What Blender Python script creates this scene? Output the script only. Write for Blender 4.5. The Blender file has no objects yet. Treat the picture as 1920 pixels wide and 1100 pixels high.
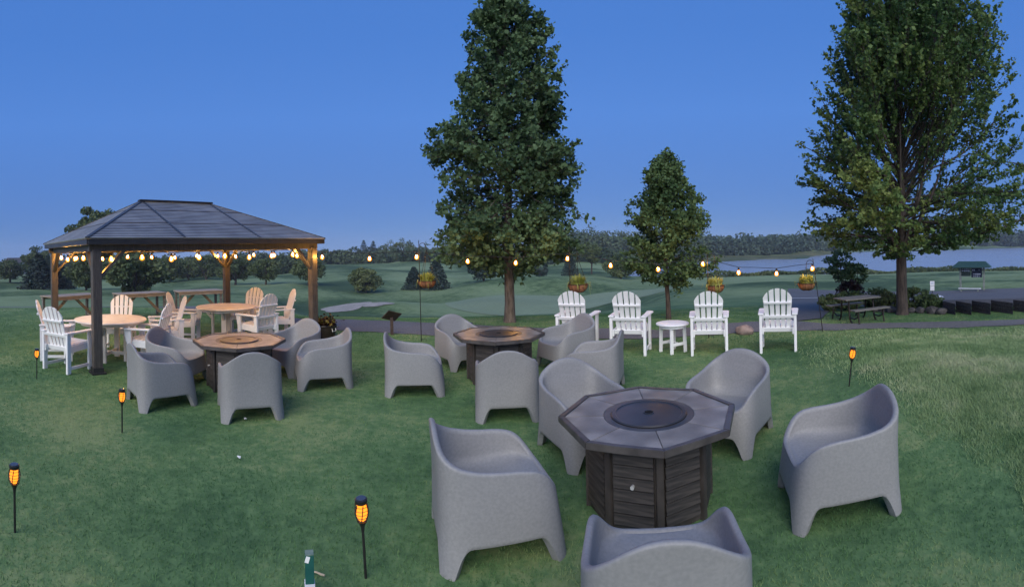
import bpy, bmesh, math, random
import numpy as np
from mathutils import Matrix, Vector

sc = bpy.context.scene
col = sc.collection
rad = math.radians
rng = np.random.default_rng(7)
random.seed(7)

# ------------------------------------------------------------------ camera
F, HZ, ROLL, CH = 880.0, 465.0, rad(1.2), 1.9      # the photograph is a short cylindrical panorama
cam = bpy.data.cameras.new('camera')
cam_o = bpy.data.objects.new('camera', cam)
col.objects.link(cam_o)
sc.camera = cam_o
cam.type = 'PANO'
cam.panorama_type = 'CENTRAL_CYLINDRICAL'
cam.central_cylindrical_range_u_min = -960 / F
cam.central_cylindrical_range_u_max = 960 / F
cam.central_cylindrical_range_v_min = -(1100 - HZ) / F
cam.central_cylindrical_range_v_max = HZ / F
cam.central_cylindrical_radius = 1.0
cam.clip_start = 0.05
cam.clip_end = 5000
RM = Matrix.Rotation(ROLL, 3, 'Y')
cam_o.matrix_world = Matrix.Translation((0, 0, CH)) @ (RM @ Matrix.Rotation(math.pi / 2, 3, 'X')).to_4x4()

# ------------------------------------------------------------------ sky, dusk light, exposure
SUN_EL, SUN_ROT = rad(35), rad(188)
world = bpy.data.worlds.new('World')
sc.world = world
world.use_nodes = True
wn = world.node_tree
bg = wn.nodes['Background']
sky = wn.nodes.new('ShaderNodeTexSky')
sky.sky_type = 'NISHITA'
sky.sun_disc = False
sky.sun_elevation = SUN_EL
sky.sun_rotation = SUN_ROT
sky.air_density = 0.6
sky.dust_density = 0.0
sky.ozone_density = 4.0
tint = wn.nodes.new('ShaderNodeMix')
tint.data_type = 'RGBA'
tint.inputs[0].default_value = 0.88
wtc = wn.nodes.new('ShaderNodeTexCoord')               # even dusk blue, a little greyer low down, the same all round
wsep = wn.nodes.new('ShaderNodeSeparateXYZ')
wn.links.new(wtc.outputs['Generated'], wsep.inputs[0])
wramp = wn.nodes.new('ShaderNodeValToRGB')
for k, (z_, c_) in enumerate(((0.0, (.60, 1.45, 4.0)), (.06, (.64, 1.55, 4.2)), (.27, (.72, 2.0, 5.65)), (.42, (.58, 1.8, 5.4)), (1.0, (.48, 1.55, 4.9)))):
    el_ = wramp.color_ramp.elements[0] if k == 0 else (wramp.color_ramp.elements[-1] if z_ == 1.0 else wramp.color_ramp.elements.new(z_))
    el_.position = z_
    el_.color = (*c_, 1)
wn.links.new(wsep.outputs['Z'], wramp.inputs[0])
wn.links.new(wramp.outputs[0], tint.inputs[7])
wn.links.new(sky.outputs[0], tint.inputs[6])
wn.links.new(tint.outputs[2], bg.inputs[0])
bg.inputs[1].default_value = 0.127
sun = bpy.data.lights.new('afterglow_sun', 'SUN')
sun.energy = 3.3
sun.angle = rad(55)
sun.color = (1.0, 0.93, 0.83)
sun_o = bpy.data.objects.new('afterglow_sun', sun)
col.objects.link(sun_o)
sd = Vector((math.sin(SUN_ROT) * math.cos(SUN_EL), math.cos(SUN_ROT) * math.cos(SUN_EL), math.sin(SUN_EL)))
sun_o.rotation_euler = (-sd).to_track_quat('-Z', 'Y').to_euler()
sc.view_settings.view_transform = 'Standard'
sc.view_settings.look = 'None'
sc.view_settings.exposure = 0.0
sc.view_settings.gamma = 1.0
sc.render.engine = 'CYCLES'
sc.cycles.use_denoising = True
sc.cycles.use_adaptive_sampling = True
sc.cycles.adaptive_threshold = .02
sc.cycles.max_bounces = 4
sc.cycles.diffuse_bounces = 3
sc.cycles.glossy_bounces = 2
sc.cycles.transparent_max_bounces = 8
sc.cycles.sample_clamp_indirect = 4.0

# ------------------------------------------------------------------ terrain function
def zd(r, drop):
    return CH - drop * r / F
COLS = [
    (-900, [(0, 0), (17, 0), (40, -2.0), (83, -5.3), (113, -6.1), (300, -8.0), (900, -8)]),
    (450, [(0, 0), (17, 0), (40, -2.2), (83, -5.5), (113, -6.2), (300, -8.2), (900, -8)]),
    (600, [(0, 0), (13.6, 0), (20, -.9), (58, -6.2), (78, -7.4), (105, -6.3), (150, -5.8), (230, -4.8), (300, -4.6), (900, 0)]),
    (800, [(0, 0), (12.8, 0), (20, -1.0), (58, -6.4), (80, -7.4), (100, -6.9), (150, -6.0), (230, -4.6), (300, -4.0), (900, 2)]),
    (950, [(0, 0), (12.8, 0), (20, -1.0), (58, -6.5), (85, -6.6), (100, -5.1), (118, -5.8), (200, -6.8), (280, -6.0), (900, 3)]),
    (1110, [(0, 0), (12.8, 0), (20, -1.0), (58, -6.3), (85, -6.6), (100, -5.3), (118, -6.0), (200, -6.4), (300, -1), (420, 5), (900, 8)]),
    (1190, [(0, 0), (12.5, 0), (20, -.9), (58, -5.6), (85, -6.2), (105, -6.2), (135, -7.4), (150, -8.5), (240, -9), (300, -4), (420, 4), (900, 8)]),
    (1290, [(0, 0), (12.5, 0), (20, -.8), (40, -2.7), (60, -4.4), (100, -6.3), (140, -7.7), (148, -8.8), (220, -9.5), (262, -8.3), (280, -7.6), (330, -7.0), (420, 2), (900, 8)]),
    (1480, [(0, 0), (12.5, 0), (20, -.7), (40, -2.5), (60, -4.0), (100, -6.0), (140, -7.7), (148, -8.8), (220, -9.5), (270, -8.3), (290, -7.6), (340, -7.0), (430, 1), (900, 6)]),
    (1600, [(0, 0), (12.5, 0), (20, -.7), (40, -2.5), (60, -3.8), (100, -5.9), (142, -7.7), (150, -8.8), (300, -11), (430, -8.6), (450, -7.6), (560, 0), (900, 6)]),
    (1940, [(0, 0), (12.5, 0), (20, -.7), (40, -2.4), (60, -3.7), (100, -5.7), (150, -7.7), (158, -8.8), (300, -11), (560, -8.6), (580, -7.6), (700, 0), (900, 4)]),
    (2700, [(0, 0), (12.5, 0), (20, -.7), (40, -2.4), (60, -3.7), (100, -5.7), (150, -7.7), (158, -8.8), (300, -11), (560, -8.6), (580, -7.6), (700, 0), (900, 4)]),
]
LAKE_Z = -8.0
BUMPS = [  # px, r, amplitude, radial sigma, sideways sigma
    (735, 62, 1.0, 3.5, 4.5), (800, 70, .9, 5, 9), (650, 69, .75, 4.0, 5), (1010, 96, .7, 6, 14),
    (1880, 5.6, .26, 1.0, 1.6), (1760, 7.4, .16, 1.0, 1.5), (1330, 46, .5, 5, 6), (1400, 62, .6, 7, 9), (1800, 52, .5, 5, 8), (560, 90, .6, 9, 12),
    (300, 60, .5, 8, 10), (60, 50, .4, 8, 8),
]
BXY = [(b[1] * math.sin((b[0] - 960) / F), b[1] * math.cos((b[0] - 960) / F), b) for b in BUMPS]

def ground(x, y):
    x = np.asarray(x, float); y = np.asarray(y, float)
    r = np.hypot(x, y)
    th = np.arctan2(x, y)
    px = np.clip(960 + F * th, -899, 2699)
    z = np.zeros_like(r)
    for (p0, c0), (p1, c1) in zip(COLS[:-1], COLS[1:]):
        m = (px >= p0) & (px < p1)
        if not m.any():
            continue
        t = (px[m] - p0) / (p1 - p0)
        t = t * t * (3 - 2 * t)
        a = np.interp(r[m], [q[0] for q in c0], [q[1] for q in c0])
        b = np.interp(r[m], [q[0] for q in c1], [q[1] for q in c1])
        z[m] = a * (1 - t) + b * t
    w = np.clip((r - 16) / 60, 0, 1)
    z = z + w * (.35 * np.sin(x * .11 + 1.3) * np.sin(y * .083) + .18 * np.sin(x * .23 + y * .19))
    z = z + .02 * np.sin(x * 1.1 + .4) * np.sin(y * .9 + 1)
    for bx, by, b in BXY:
        ct, st = math.cos((b[0] - 960) / F), math.sin((b[0] - 960) / F)
        dx, dy = x - bx, y - by
        u = (dx * st + dy * ct) / b[3]
        v = (dx * ct - dy * st) / b[4]
        z = z + b[2] * np.exp(-.5 * (u * u + v * v))
    return z

def gz(x, y):
    return float(ground(np.array([x]), np.array([y]))[0])

def ray(px, py):
    t = (px - 960) / F
    return RM @ Vector((math.sin(t), math.cos(t), (HZ - py) / F))

def pt(px, py, r):                       # the point that lies r metres away in plan along that pixel's ray
    d = ray(px, py)
    return Vector((0, 0, CH)) + d * (r / math.hypot(d.x, d.y))

def at(px, r, dz=0.0):                   # a spot on the terrain in that direction, r metres away
    t = (px - 960) / F
    x, y = r * math.sin(t), r * math.cos(t)
    return Vector((x, y, gz(x, y) + dz))

def hit(px, py):                         # where a pixel's ray meets the terrain
    d = ray(px, py)
    h = math.hypot(d.x, d.y)
    rr = np.concatenate([np.arange(1, 30, .02), np.arange(30, 700, .2)])
    z = CH + d.z / h * rr
    g = ground(d.x / h * rr, d.y / h * rr)
    i = int(np.argmax(z <= g))
    return Vector((d.x / h * rr[i], d.y / h * rr[i], g[i]))

# ------------------------------------------------------------------ materials
MATS = {}
def nodes_of(m):
    m.use_nodes = True
    nt = m.node_tree
    return nt, nt.nodes, nt.links, nt.nodes['Principled BSDF']

def mat(name, c1, c2=None, scale=6.0, rough=.6, bump=0.0, bscale=None, metallic=0.0, stretch=None, detail=6, c3=None, spec=.5, lo=.35, hi=.65, coat=0, big=None):
    m = bpy.data.materials.new(name)
    nt, N, L, b = nodes_of(m)
    b.inputs['Roughness'].default_value = rough
    b.inputs['Metallic'].default_value = metallic
    b.inputs['Specular IOR Level'].default_value = spec
    b.inputs['Coat Weight'].default_value = coat
    b.inputs['Base Color'].default_value = (*c1, 1)
    tc = N.new('ShaderNodeTexCoord')
    src = tc.outputs['Object']
    if stretch:
        mp = N.new('ShaderNodeMapping')
        mp.inputs['Scale'].default_value = stretch
        L.new(src, mp.inputs[0])
        src = mp.outputs[0]
    if c2 is not None:
        n = N.new('ShaderNodeTexNoise')
        n.inputs['Scale'].default_value = scale
        n.inputs['Detail'].default_value = detail
        L.new(src, n.inputs['Vector'])
        cr = N.new('ShaderNodeValToRGB')
        cr.color_ramp.elements[0].position = lo
        cr.color_ramp.elements[0].color = (*c1, 1)
        cr.color_ramp.elements[1].position = hi
        cr.color_ramp.elements[1].color = (*c2, 1)
        if c3 is not None:
            e = cr.color_ramp.elements.new((lo + hi) / 2)
            e.color = (*c3, 1)
        L.new(n.outputs['Fac'], cr.inputs[0])
        out = cr.outputs[0]
        if big:                          # slow change of tone over metres
            n2 = N.new('ShaderNodeTexNoise')
            n2.inputs['Scale'].default_value = big[0]
            n2.inputs['Detail'].default_value = 4
            L.new(src, n2.inputs['Vector'])
            mr = N.new('ShaderNodeMapRange')
            mr.inputs[1].default_value = .3; mr.inputs[2].default_value = .7
            mr.inputs[3].default_value = big[1]; mr.inputs[4].default_value = big[2]
            L.new(n2.outputs['Fac'], mr.inputs[0])
            mx = N.new('ShaderNodeMix'); mx.data_type = 'RGBA'; mx.blend_type = 'MULTIPLY'
            mx.inputs[0].default_value = 1
            L.new(out, mx.inputs[6]); L.new(mr.outputs[0], mx.inputs[7])
            out = mx.outputs[2]
        L.new(out, b.inputs['Base Color'])
    if bump:
        nb = N.new('ShaderNodeTexNoise')
        nb.inputs['Scale'].default_value = bscale or scale * 4
        nb.inputs['Detail'].default_value = 5
        L.new(src, nb.inputs['Vector'])
        bp = N.new('ShaderNodeBump')
        bp.inputs['Strength'].default_value = bump
        bp.inputs['Distance'].default_value = .01
        L.new(nb.outputs['Fac'], bp.inputs['Height'])
        L.new(bp.outputs[0], b.inputs['Normal'])
    MATS[name] = m
    return m

def grass_mat(name, dark, mid, light, s_small, s_big, rough=.9, transl=0):
    m = bpy.data.materials.new(name)
    nt, N, L, b = nodes_of(m)
    b.inputs['Roughness'].default_value = rough
    b.inputs['Specular IOR Level'].default_value = .15
    g = N.new('ShaderNodeNewGeometry')
    na = N.new('ShaderNodeTexNoise'); na.inputs['Scale'].default_value = s_big; na.inputs['Detail'].default_value = 3; na.inputs['Roughness'].default_value = .55
    nb = N.new('ShaderNodeTexNoise'); nb.inputs['Scale'].default_value = s_small; nb.inputs['Detail'].default_value = 8; nb.inputs['Roughness'].default_value = .7
    L.new(g.outputs['Position'], na.inputs['Vector']); L.new(g.outputs['Position'], nb.inputs['Vector'])
    mx = N.new('ShaderNodeMath'); mx.operation = 'MULTIPLY_ADD'; mx.inputs[1].default_value = .45
    L.new(nb.outputs['Fac'], mx.inputs[0])
    sc2 = N.new('ShaderNodeMath'); sc2.operation = 'MULTIPLY'; sc2.inputs[1].default_value = .55
    L.new(na.outputs['Fac'], sc2.inputs[0]); L.new(sc2.outputs[0], mx.inputs[2])
    cr = N.new('ShaderNodeValToRGB')
    e = cr.color_ramp.elements
    e[0].position = .40; e[0].color = (*dark, 1)
    e[1].position = .60; e[1].color = (*light, 1)
    k = e.new(.5); k.color = (*mid, 1)
    L.new(mx.outputs[0], cr.inputs[0]); L.new(cr.outputs[0], b.inputs['Base Color'])
    bp = N.new('ShaderNodeBump'); bp.inputs['Strength'].default_value = .5; bp.inputs['Distance'].default_value = .02
    L.new(nb.outputs['Fac'], bp.inputs['Height']); L.new(bp.outputs[0], b.inputs['Normal'])
    if transl:
        tr = N.new('ShaderNodeBsdfTranslucent'); L.new(cr.outputs[0], tr.inputs[0])
        ms = N.new('ShaderNodeMixShader'); ms.inputs[0].default_value = transl
        L.new(b.outputs[0], ms.inputs[1]); L.new(tr.outputs[0], ms.inputs[2])
        L.new(ms.outputs[0], N['Material Output'].inputs[0])
    MATS[name] = m
    return m

def emit_mat(name, color, strength):
    m = bpy.data.materials.new(name)
    m.use_nodes = True
    N, L = m.node_tree.nodes, m.node_tree.links
    N.clear()
    e = N.new('ShaderNodeEmission'); e.inputs[0].default_value = (*color, 1); e.inputs[1].default_value = strength
    o = N.new('ShaderNodeOutputMaterial'); L.new(e.outputs[0], o.inputs[0])
    MATS[name] = m
    return m

def ground_mat():
    m = grass_mat('lawn', (.060, .122, .052), (.105, .19, .078), (.20, .26, .115), 9, .55)
    N, L = m.node_tree.nodes, m.node_tree.links
    b = N['Principled BSDF']
    near = b.inputs['Base Color'].links[0].from_socket
    g = N.new('ShaderNodeNewGeometry')
    def noise(scale, detail, rough, stretch):
        mp = N.new('ShaderNodeMapping'); mp.inputs['Scale'].default_value = stretch
        L.new(g.outputs['Position'], mp.inputs[0])
        n = N.new('ShaderNodeTexNoise'); n.inputs['Scale'].default_value = scale; n.inputs['Detail'].default_value = detail; n.inputs['Roughness'].default_value = rough
        L.new(mp.outputs[0], n.inputs['Vector'])
        return n.outputs['Fac']
    a, c = noise(.028, 4, .5, (1, 1, 3)), noise(.7, 6, .7, (1, 1, 1))
    mx = N.new('ShaderNodeMath'); mx.operation = 'MULTIPLY_ADD'; mx.inputs[1].default_value = .28
    ml = N.new('ShaderNodeMath'); ml.operation = 'MULTIPLY'; ml.inputs[1].default_value = .72
    L.new(a, ml.inputs[0]); L.new(c, mx.inputs[0]); L.new(ml.outputs[0], mx.inputs[2])
    cr = N.new('ShaderNodeValToRGB'); e = cr.color_ramp.elements
    e[0].position = .43; e[0].color = (.045, .082, .036, 1)
    e[1].position = .60; e[1].color = (.185, .25, .130, 1)
    k = e.new(.48); k.color = (.10, .155, .070, 1)
    k = e.new(.52); k.color = (.145, .205, .10, 1)
    L.new(mx.outputs[0], cr.inputs[0])
    ln = N.new('ShaderNodeVectorMath'); ln.operation = 'LENGTH'; L.new(g.outputs['Position'], ln.inputs[0])
    mr = N.new('ShaderNodeMapRange'); mr.inputs[1].default_value = 9; mr.inputs[2].default_value = 36
    L.new(ln.outputs['Value'], mr.inputs[0])
    mc = N.new('ShaderNodeMix'); mc.data_type = 'RGBA'
    L.new(mr.outputs[0], mc.inputs[0]); L.new(near, mc.inputs[6]); L.new(cr.outputs[0], mc.inputs[7])
    L.new(mc.outputs[2], b.inputs['Base Color'])
ground_mat()
grass_mat('blades', (.060, .148, .060), (.110, .225, .088), (.28, .36, .155), 2.2, .5, rough=.7, transl=.25)
grass_mat('tall_blades', (.17, .28, .12), (.30, .41, .20), (.50, .54, .33), 2.4, .45, rough=.7, transl=.25)
grass_mat('putting', (.165, .215, .135), (.185, .24, .15), (.21, .265, .17), 1.5, .08)
grass_mat('leaf_linden', (0.044, 0.083, 0.042), (0.075, 0.130, 0.062), (0.124, 0.195, 0.091), 3.5, .9, rough=.5, transl=.22)
grass_mat('leaf_maple', (.058, .115, .042), (.105, .178, .060), (.210, .265, .080), 2.5, .5, rough=.5, transl=.30)
grass_mat('leaf_young', (0.047, 0.091, 0.039), (0.083, 0.140, 0.057), (0.130, 0.202, 0.081), 4, 1.0, rough=.5, transl=.25)
grass_mat('leaf_round', (0.050, 0.079, 0.036), (0.091, 0.126, 0.055), (0.144, 0.174, 0.079), .8, .12, rough=.7, transl=.15)
grass_mat('leaf_spruce', (0.018, 0.033, 0.030), (0.036, 0.060, 0.054), (0.066, 0.093, 0.087), 1.0, .3, rough=.8)
grass_mat('leaf_forest', (0.037, 0.065, 0.037), (0.065, 0.098, 0.055), (0.098, 0.131, 0.075), .35, .03, rough=.9)
grass_mat('leaf_farshore', (0.037, 0.070, 0.057), (0.062, 0.100, 0.077), (0.090, 0.131, 0.100), .3, .03, rough=.9)
grass_mat('leaf_red', (.012, .010, .010), (.028, .017, .018), (.048, .030, .030), 6, 1.5, rough=.6)
grass_mat('leaf_shrub', (.05, .085, .04), (.09, .14, .06), (.14, .20, .095), 5, 1.2, rough=.6, transl=.2)
grass_mat('leaf_lime', (.22, .26, .05), (.34, .38, .08), (.45, .47, .16), 9, 3, rough=.6, transl=.3)
grass_mat('leaf_coleus', (.02, .008, .008), (.07, .03, .012), (.22, .20, .05), 25, 9, rough=.5)
grass_mat('reeds', (.05, .075, .032), (.085, .10, .045), (.14, .14, .07), .6, .07)
mat('tub_plastic', (.222, .226, .23), (.26, .263, .266), scale=60, rough=.55, bump=.06, bscale=300, big=(1.2, .92, 1.05))
mat('white_poly', (.80, .81, .82), (.86, .865, .87), scale=5, rough=.5, bump=.05, bscale=60, big=(2, .93, 1.0))
mat('tan_poly', (.52, .40, .28), (.64, .52, .38), scale=4, rough=.5, stretch=(1, 8, 1), bump=.05)
mat('cedar_white', (.66, .60, .52), (.76, .71, .64), scale=5, rough=.55, bump=.05, bscale=60)
mat('tile_top', (.11, .103, .095), (.29, .272, .25), scale=3.2, rough=.38, stretch=(1, 1, 1), detail=9, c3=(.18, .17, .157), bump=.08, bscale=30)
mat('trim_dark', (.045, .041, .04), (.08, .073, .07), scale=8, rough=.4, bump=.1)
mat('louver_wood', (.020, .018, .017), (.055, .048, .043), scale=5, rough=.6, stretch=(1, 1, 12), bump=.12, bscale=12)
mat('post_dark', (.030, .027, .025), (.058, .050, .045), scale=6, rough=.6, bump=.1)
mat('lid_metal', (.045, .045, .048), (.075, .074, .076), scale=5, rough=.34, metallic=.6, bump=.03)
mat('hole_black', (.004, .004, .004), rough=.8)
mat('steel', (.75, .75, .75), rough=.4, metallic=.5)
mat('gazebo_wood', (.062, .052, .045), (.110, .092, .078), scale=5, rough=.5, stretch=(8, 8, 1), bump=.12)
mat('roof_metal', (.26, .26, .265), (.38, .38, .382), scale=2.5, rough=.38, metallic=.35, bump=.05, big=(.7, .85, 1.1))
mat('roof_trim', (.035, .034, .036), (.055, .052, .052), scale=4, rough=.4, metallic=.3)
mat('cable_black', (.012, .012, .012), rough=.5)
mat('hook_metal', (.015, .014, .013), (.035, .03, .027), scale=20, rough=.45, metallic=.6)
mat('coir', (.13, .05, .022), (.30, .13, .06), scale=14, rough=.9, bump=.6, bscale=60)
mat('torch_black', (.012, .012, .012), (.022, .02, .02), scale=20, rough=.4)
mat('solar_glass', (.05, .055, .07), rough=.12, spec=.8)
mat('asphalt', (.062, .064, .070), (.105, .106, .112), scale=35, rough=.85, bump=.3, bscale=120, big=(.6, .85, 1.15))
mat('path_gravel', (.085, .086, .092), (.15, .15, .155), scale=28, rough=.9, bump=.35, bscale=110, big=(.5, .8, 1.15))
mat('sand', (.22, .21, .195), (.30, .285, .265), scale=1.2, rough=.95, bump=.3)
mat('paint_white', (.62, .63, .64), (.78, .78, .79), scale=5, rough=.6)
mat('bark', (.055, .045, .038), (.14, .12, .10), scale=7, rough=.9, stretch=(3, 3, .6), bump=.8, bscale=18)
mat('bark_dark', (.03, .024, .022), (.085, .066, .055), scale=7, rough=.9, stretch=(3, 3, .5), bump=.8, bscale=18)
mat('rock', (.16, .12, .11), (.36, .28, .25), scale=6, rough=.9, bump=.8, bscale=14)
mat('rock_grey', (.035, .035, .038), (.10, .095, .095), scale=6, rough=.9, bump=.8, bscale=14)
mat('timber', (.035, .034, .037), (.085, .080, .082), scale=5, rough=.85, stretch=(1, 6, 6), bump=.4)
mat('tub_black', (.018, .012, .011), (.03, .022, .018), scale=8, rough=.35)
mat('grey_wood', (.10, .10, .092), (.19, .185, .17), scale=5, rough=.8, stretch=(1, 10, 10), bump=.2)
mat('table_wood', (.22, .18, .135), (.36, .31, .245), scale=5, rough=.7, stretch=(1, 9, 9), bump=.2)
mat('kiosk_green', (.012, .045, .038), (.022, .062, .052), scale=6, rough=.6)
mat('kiosk_post', (.16, .19, .16), (.26, .29, .25), scale=6, rough=.7)
mat('board_navy', (.010, .014, .035), (.022, .030, .055), scale=6, rough=.5)
mat('board_green', (.010, .028, .022), (.04, .065, .045), scale=9, rough=.5)
mat('print_pale', (.42, .47, .55), (.62, .66, .72), scale=30, rough=.6)
mat('stake_green', (.010, .085, .072), (.016, .115, .095), scale=8, rough=.5)
mat('stake_white', (.60, .61, .68), (.72, .73, .78), scale=10, rough=.6)
mat('stake_top', (.10, .17, .14), (.18, .24, .20), scale=40, rough=.8)
mat('paper', (.75, .75, .74), (.85, .85, .84), scale=20, rough=.8)
mat('twig', (.42, .34, .22), (.55, .46, .32), scale=30, rough=.8)
mat('plaque_brown', (.030, .018, .014), (.05, .032, .026), scale=12, rough=.5)
mat('house_white', (.6, .58, .54), (.7, .68, .65), scale=3, rough=.8)
mat('house_roof', (.10, .09, .09), rough=.8)
mat('house_glass', (.03, .035, .05), rough=.1)
emit_mat('bulb_glow', (1.0, .47, .09), 1600.0)
emit_mat('flame_glow', (1.0, .27, .02), 2.3)

def glass_glow(name, color, strength, clear):
    m = emit_mat(name, color, strength)
    N, L = m.node_tree.nodes, m.node_tree.links
    e = N['Emission']; o = N['Material Output']
    t = N.new('ShaderNodeBsdfTransparent'); x = N.new('ShaderNodeMixShader'); x.inputs[0].default_value = clear
    L.new(e.outputs[0], x.inputs[1]); L.new(t.outputs[0], x.inputs[2]); L.new(x.outputs[0], o.inputs[0])
    m.cycles.emission_sampling = 'NONE'
glass_glow('bulb_glass', (1.0, .30, .02), 4.0, .55)

def water_mat():
    m = bpy.data.materials.new('lake_water')
    nt, N, L, b = nodes_of(m)
    b.inputs['Base Color'].default_value = (.26, .30, .36, 1)
    b.inputs['Roughness'].default_value = .22
    b.inputs['IOR'].default_value = 1.33
    g = N.new('ShaderNodeNewGeometry')
    mp = N.new('ShaderNodeMapping'); mp.inputs['Scale'].default_value = (.25, .8, 1)
    L.new(g.outputs['Position'], mp.inputs[0])
    n = N.new('ShaderNodeTexNoise'); n.inputs['Scale'].default_value = 1.2; n.inputs['Detail'].default_value = 6
    L.new(mp.outputs[0], n.inputs['Vector'])
    bp = N.new('ShaderNodeBump'); bp.inputs['Strength'].default_value = .6; bp.inputs['Distance'].default_value = .35
    L.new(n.outputs['Fac'], bp.inputs['Height']); L.new(bp.outputs[0], b.inputs['Normal'])
    MATS['lake_water'] = m
water_mat()

# ------------------------------------------------------------------ mesh helpers
class MB:
    def __init__(s):
        s.v = []; s.f = []
    def add(s, vs, fs, M=None):
        o = len(s.v)
        for p in vs:
            p = Vector(p)
            s.v.append(tuple(M @ p) if M is not None else tuple(p))
        for f in fs:
            s.f.append(tuple(i + o for i in f))
        return s
    def box(s, c, size, M=None, rz=0, ry=0, rx=0):
        hx, hy, hz = size[0] / 2, size[1] / 2, size[2] / 2
        R = Matrix.Translation(c) @ Matrix.Rotation(rz, 4, 'Z') @ Matrix.Rotation(ry, 4, 'Y') @ Matrix.Rotation(rx, 4, 'X')
        if M is not None:
            R = M @ R
        vs = [(x, y, z) for z in (-hz, hz) for x, y in ((-hx, -hy), (hx, -hy), (hx, hy), (-hx, hy))]
        return s.add(vs, [(3, 2, 1, 0), (4, 5, 6, 7), (0, 1, 5, 4), (1, 2, 6, 5), (2, 3, 7, 6), (3, 0, 4, 7)], R)
    def bar(s, a, b, w, h, up=(0, 0, 1)):              # rectangular bar from a to b
        a, b = Vector(a), Vector(b)
        d = (b - a); L = d.length; d.normalize()
        u = Vector(up)
        if abs(d.dot(u)) > .98:
            u = Vector((0, 1, 0))
        sx = d.cross(u).normalized(); sz = sx.cross(d).normalized()
        M = Matrix(((d.x, sx.x, sz.x, 0), (d.y, sx.y, sz.y, 0), (d.z, sx.z, sz.z, 0), (0, 0, 0, 1)))
        return s.box((0, 0, 0), (L, w, h), Matrix.Translation((a + b) / 2) @ M)
    def tube(s, pts, radii, n=8, cap=True):
        pts = [Vector(p) for p in pts]
        if not hasattr(radii, '__len__'):
            radii = [radii] * len(pts)
        base = len(s.v)
        prev = None
        for i, p in enumerate(pts):
            d = (pts[min(i + 1, len(pts) - 1)] - pts[max(i - 1, 0)])
            d.normalize()
            u = prev if prev is not None else (Vector((1, 0, 0)) if abs(d.x) < .8 else Vector((0, 1, 0)))
            sx = (u - d * u.dot(d))
            if sx.length < 1e-5:
                sx = d.orthogonal()
            sx.normalize(); prev = sx
            sy = d.cross(sx)
            for k in range(n):
                a = 2 * math.pi * k / n
                s.v.append(tuple(p + (sx * math.cos(a) + sy * math.sin(a)) * radii[i]))
        for i in range(len(pts) - 1):
            for k in range(n):
                k2 = (k + 1) % n
                s.f.append((base + i * n + k, base + i * n + k2, base + (i + 1) * n + k2, base + (i + 1) * n + k))
        if cap:
            s.f.append(tuple(base + k for k in reversed(range(n))))
            e = base + (len(pts) - 1) * n
            s.f.append(tuple(e + k for k in range(n)))
        return s
    def lathe(s, prof, n=24, c=(0, 0, 0), wob=None):    # (radius, height) pairs
        base = len(s.v)
        for i, (r, z) in enumerate(prof):
            for k in range(n):
                a = 2 * math.pi * k / n
                q = r * (1 + (wob(a) if wob else 0))
                s.v.append((c[0] + q * math.cos(a), c[1] + q * math.sin(a), c[2] + z))
        for i in range(len(prof) - 1):
            for k in range(n):
                k2 = (k + 1) % n
                s.f.append((base + i * n + k, base + i * n + k2, base + (i + 1) * n + k2, base + (i + 1) * n + k))
        s.f.append(tuple(base + k for k in reversed(range(n))))
        e = base + (len(prof) - 1) * n
        s.f.append(tuple(e + k for k in range(n)))
        return s
    def prism(s, poly, z0, z1, M=None):
        n = len(poly)
        vs = [(x, y, z0) for x, y in poly] + [(x, y, z1) for x, y in poly]
        fs = [tuple(reversed(range(n))), tuple(range(n, 2 * n))] + [(i, (i + 1) % n, n + (i + 1) % n, n + i) for i in range(n)]
        return s.add(vs, fs, M)
    def build(s, name, m, parent=None, loc=None, smooth=0, bevel=0.0, fix=True):
        me = bpy.data.meshes.new(name)
        me.from_pydata(s.v, [], s.f)
        if fix or bevel:
            bm = bmesh.new(); bm.from_mesh(me)
            if bevel:
                bmesh.ops.bevel(bm, geom=[e for e in bm.edges if e.is_manifold and e.calc_face_angle() > .6], offset=bevel, segments=2, affect='EDGES', clamp_overlap=True)
            bmesh.ops.recalc_face_normals(bm, faces=bm.faces)
            bm.to_mesh(me); bm.free()
        me.materials.append(MATS[m])
        if smooth:
            me.polygons.foreach_set('use_smooth', [True] * len(me.polygons))
            me.set_sharp_from_angle(angle=rad(smooth))
        o = bpy.data.objects.new(name, me)
        col.objects.link(o)
        if parent is not None:
            o.parent = parent
        if loc is not None:
            o.location = loc
        return o

def tag(o, label=None, cat=None, group=None, kind=None):
    if label: o['label'] = label
    if cat: o['category'] = cat
    if group: o['group'] = group
    if kind: o['kind'] = kind
    return o

def empty(name, loc=(0, 0, 0), rz=0, label=None, cat=None, group=None):
    o = bpy.data.objects.new(name, None)
    o.empty_display_size = .2
    col.objects.link(o)
    o.location = loc
    o.rotation_euler = (0, 0, rz)
    return tag(o, label, cat, group)

def copy_tree(o, parent=None):
    c = o.copy()
    col.objects.link(c)
    c.parent = parent
    for ch in list(o.children):
        copy_tree(ch, c)
    return c

def inst(src, parent, loc=None, rz=0):      # another object on the same mesh
    c = src.copy()
    col.objects.link(c)
    c.parent = parent
    if loc is not None:
        c.location = loc
    c.rotation_euler = (0, 0, rz)
    return c

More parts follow.
